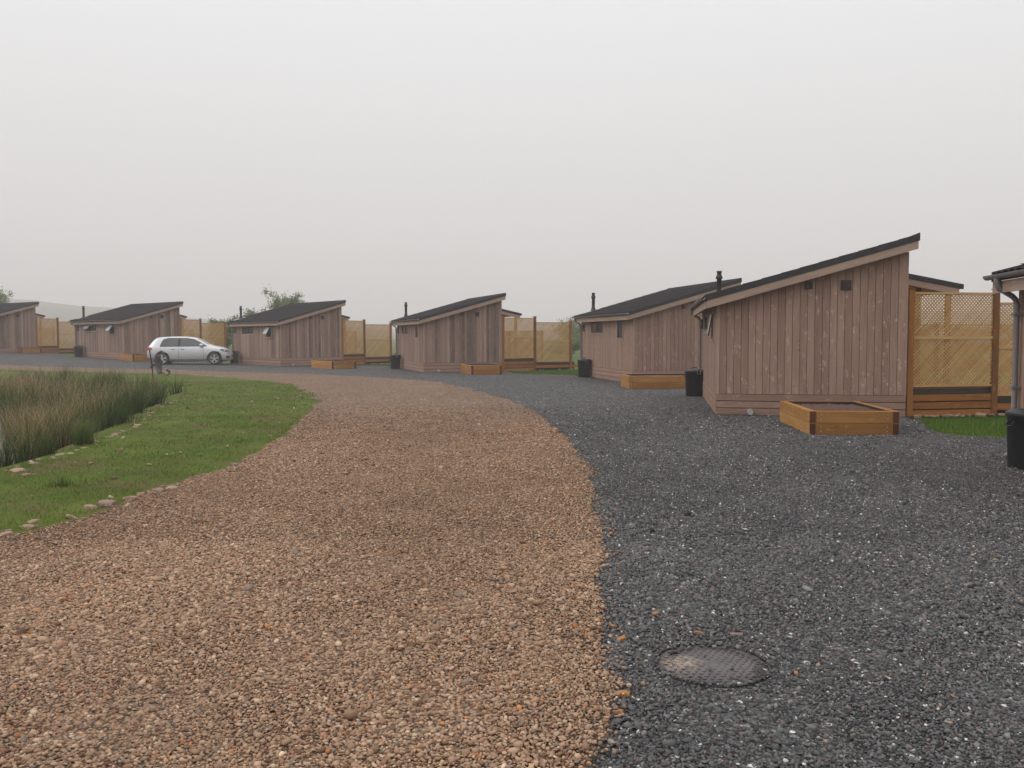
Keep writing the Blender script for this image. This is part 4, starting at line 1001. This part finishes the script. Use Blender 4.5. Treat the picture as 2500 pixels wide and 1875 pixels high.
        for hx in (1.30, 2.22 if False else 1.78):
            k = MB(); p = side(hx, .83, s, .02); k.tube([p+Vector((-.09, -s*.015, 0)), p+Vector((-.06, s*.012, 0)), p+Vector((.06, s*.012, 0)), p+Vector((.09, -s*.015, 0))], .016, 8); k.build('door_handle', cp, root)
            patch([(hx-.08,.795),(hx-.08,.822),(hx+.08,.822),(hx+.08,.795)], 'handle_recess_shade', trim, s, root, .003, 3)  # flat dark strip painted as the shade under the door handle
        k = MB(); p = side(2.72, .98, s, .0); k.lathe([(0, -.07), (.07, -.06), (.10, -.01), (.10, .04), (.06, .08), (0, .09)], 14, (p.x, p.y+s*.11, p.z+.03)); k.build('mirror', cp, root)
        patch([(.035,.76),(.03,.93),(.12,.95),(.27,.90),(.30,.80),(.2,.76)], 'tail_light', plain('tail_red', (.45, .03, .03, 1), .2, coat=.6), s, root, .008, 8)
        hl = patch([(3.66,.735),(3.62,.80),(3.68,.825),(3.9,.79),(4.06,.71),(4.10,.655),(3.85,.665)], 'headlight', plain('lamp_housing', (.03, .03, .032, 1), .1, coat=.7), s, root, .007, 10)
        p = side(3.85, .725, s, .012); k = MB(); k.lathe([(0, -.03), (.035, -.02), (.04, 0), (.03, .025), (0, .035)], 10, p); k.build('lamp_lens', plain('lamp_lens', (.75, .76, .78, 1), .15, metal=.4), hl)
        patch([(3.93,.33),(3.90,.43),(4.12,.45),(4.13,.36)], 'fog_intake', trim, s, root, .006, 5)
    def across(x0, x1, yw0, yw1, name, m2, off=.007):
        V = []; F = []; n = 6; q = 8
        for i in range(n+1):
            x = x0+(x1-x0)*i/n; yw = yw0+(yw1-yw0)*i/n
            for j in range(q+1): V.append(top(x, -yw+2*yw*j/q, off))
        for i in range(n):
            for j in range(q): a = i*(q+1)+j; F.append([a, a+q+1, a+q+2, a+1])
        k = MB(); k.poly(V, F, (1, 0, 0), .5, smooth=True); k.build(name, m2, root)
    across(.17, .37, .60, .52, 'rear_window', gl); across(3.05, 2.50, .64, .55, 'windscreen', gl)
    k = MB(); k.box((4.13, -.42, .40), (4.19, .42, .50)); k.build('grille', trim, root)
    under = MB(); under.box((.35, -.70, .17), (3.9, .70, .40)); under.build('underbody', trim, root)
    for x in WX:
        for s in (-1, 1):
            k = MB(); c0 = Vector((x, s*.76, .318)); yo = s*.10; n = 36; prof = [(.20, -.1), (.295, -.1), (.314, -.07), (.318, 0), (.314, .07), (.295, .1), (.225, .1), (.21, .06)]
            V = []; F = []
            for rr, yy in prof:
                for j in range(n): a = 2*math.pi*j/n; V.append((x+rr*math.cos(a), s*(.775+yy), .318+rr*math.sin(a)))
            for i in range(len(prof)-1):
                for j in range(n): F.append([i*n+j, i*n+(j+1) % n, (i+1)*n+(j+1) % n, (i+1)*n+j])
            k.poly(V, F, (0, 1, 0), .5, smooth=True); wh = k.build('wheel', rub, root)
            k = MB(); k.tube([(x, s*.80, .318), (x, s*.835, .318)], .215, 30); k.build('wheel_barrel', trim, wh)
            k = MB()
            for q in range(5):
                for da in (-.17, .17):
                    a = 2*math.pi*q/5+.3; a1 = a+da
                    k.beam((x+.03*math.cos(a), s*.862, .318+.03*math.sin(a)), (x+.212*math.cos(a1), s*.856, .318+.212*math.sin(a1)), .036, .02, up=(0, 1, 0))
            k.tube([(x, s*.85, .318), (x, s*.88, .318)], .04, 14)
            V = []; F = []; n = 36
            for rr, yy in ((.208, .87), (.226, .875), (.226, .85), (.208, .85)):
                for j in range(n): a = 2*math.pi*j/n; V.append((x+rr*math.cos(a), s*yy, .318+rr*math.sin(a)))
            for i in range(4):
                for j in range(n): F.append([i*n+j, i*n+(j+1) % n, ((i+1) % 4)*n+(j+1) % n, ((i+1) % 4)*n+j])
            k.poly(V, F, (0, 1, 0), .5, smooth=True); k.build('rim', alloy, wh)
    return root
cr = car()
yaw = .2; cx0, cy0 = -18.05, 45.9
ox, oy = .765, -.78
cr.location = (cx0-(ox*math.cos(yaw)-oy*math.sin(yaw)), cy0-(ox*math.sin(yaw)+oy*math.cos(yaw)), Tz(-16.5, 46.5)); cr.rotation_euler = (0, 0, yaw)

# ------------------------------------------------------------------ trees and bushes
def tree(name, x, y, h, rad, label, cat='tree', group=None, n=2600, stems=5, leaf=.11, tone=((88,102,62), (142,152,104)), z0=None):  # leaf tones paled so the colour carries part of the fog
    z = Tz(x, y)-.05 if z0 is None else z0; root = empty(name, (x, y, z)); tag(root, label, cat, group)
    n = int(n*2.4); stems += 3; rr = np.random.default_rng(int(abs(x*100)+y)); c = MB(); tips = []
    for i in range(stems):
        a = rr.uniform(0, 6.28); q = Vector((math.cos(a)*rad*rr.uniform(.2, .9), math.sin(a)*rad*rr.uniform(.2, .9), h*rr.uniform(.6, .97))); m1 = Vector((q.x*.3, q.y*.3, q.z*.45))
        c.tube([(0, 0, 0), m1, q], [.07*h/5, .045*h/5, .01], 7); 
        for s in range(11):
            t_ = rr.uniform(.1, 1.05); p = m1.lerp(q, t_); e_ = p+Vector((rr.normal(0, .3)*rad, rr.normal(0, .3)*rad, rr.uniform(.02, .24)*h)); c.tube([p, e_], [.02*h/5, .005], 5); tips += [e_, p.lerp(e_, .6)]
    c.build('trunk', M['bark'], root)
    tips = np.array([tuple(v) for v in tips]); k = rr.integers(0, len(tips), n)
    pos = tips[k]+rr.normal(0, 1, (n, 3))*np.array([.13*rad, .13*rad, .05*h])*rr.uniform(.4, 1.3, (n, 1)); pos[:, 2] = np.maximum(pos[:, 2], .1)
    tA, tB = lin(tone[0]), lin(tone[1]); mixv = np.clip(rr.random((len(tips), 1))[k]*.6+rr.random((n, 1))*.4, 0, 1); col = tA*(1-mixv)+tB*mixv
    n_ = n; s_ = leaf*.62*rr.uniform(.6, 1.3, n); d1 = rr.normal(0, 1, (n, 3)); d1 /= np.linalg.norm(d1, axis=1)[:, None]; d2 = np.cross(d1, rr.normal(0, 1, (n, 3))); d2 /= np.linalg.norm(d2, axis=1)[:, None]
    V = np.stack([pos-d1*s_[:, None], pos+d2*s_[:, None]*.45, pos+d1*s_[:, None], pos-d2*s_[:, None]*.45], 1).reshape(-1, 3)
    F = np.arange(n*4).reshape(-1, 4); me = np_mesh('crown', V, F, np.repeat(col, 4, 0)); link('crown', me, M['leaves'], root)
tree('tree', -19.4, 76, 4.7, 1.3, 'hazy pale green tree showing above the roof right of the car', n=9500, stems=9, leaf=.14)
tree('tree', -20.6, 70, 3.1, 1.3, 'low hazy green tree left of the taller one behind the same roof', n=4200, stems=8, leaf=.13)
tree('tree', -21.2, 66, 2.5, 1.1, 'bushy small tree behind the chimney flue right of the car', n=3600, stems=8, leaf=.12)
tree('tree', -51.8, 90, 5.0, 1.5, 'hazy tree at the far left edge above the leftmost roof', n=4600, stems=9, leaf=.16)
tree('bush', -19.9, 61.5, 2.3, 1.0, 'tall green bush in the gap left of the cabin right of the car', 'bush', n=3000, stems=8, leaf=.10)
tree('bush', -17.0, 58.5, 1.9, 1.1, 'lower green bush in the gap behind the silver car bonnet', 'bush', n=2600, stems=8, leaf=.10)
tree('bush', 4.3, 66, 1.6, 1.5, 'hazy green bush in the gap right of the middle lattice screen, nearer one', 'bush', n=3200, stems=9, leaf=.11)
tree('bush', 5.6, 80, 2.8, 1.8, 'fainter bush in the same gap, farther behind in the fog', 'bush', n=3200, stems=9, leaf=.13)
tree('bush', 3.3, 60, 1.0, 1.0, 'lowest bright green bush in the gap beside the middle screen post', 'bush', n=2000, stems=8, leaf=.09)

# ------------------------------------------------------------------ haze
hm = bpy.data.materials.new('fog'); hm.use_nodes = True; t = hm.node_tree; t.nodes.clear()
ou = N(t, 'ShaderNodeOutputMaterial'); pv = N(t, 'ShaderNodeVolumePrincipled')
pv.inputs['Color'].default_value = (.99, .965, .985, 1); pv.inputs['Density'].default_value = HAZE; pv.inputs['Anisotropy'].default_value = 0.0
t.links.new(pv.outputs[0], ou.inputs['Volume'])
c = MB(); c.box((-960, -960, -2.0), (960, 960, 70)); hz = c.build('haze', hm); tag(hz, 'grey fog thickening with distance over the whole site', 'fog', kind='stuff')
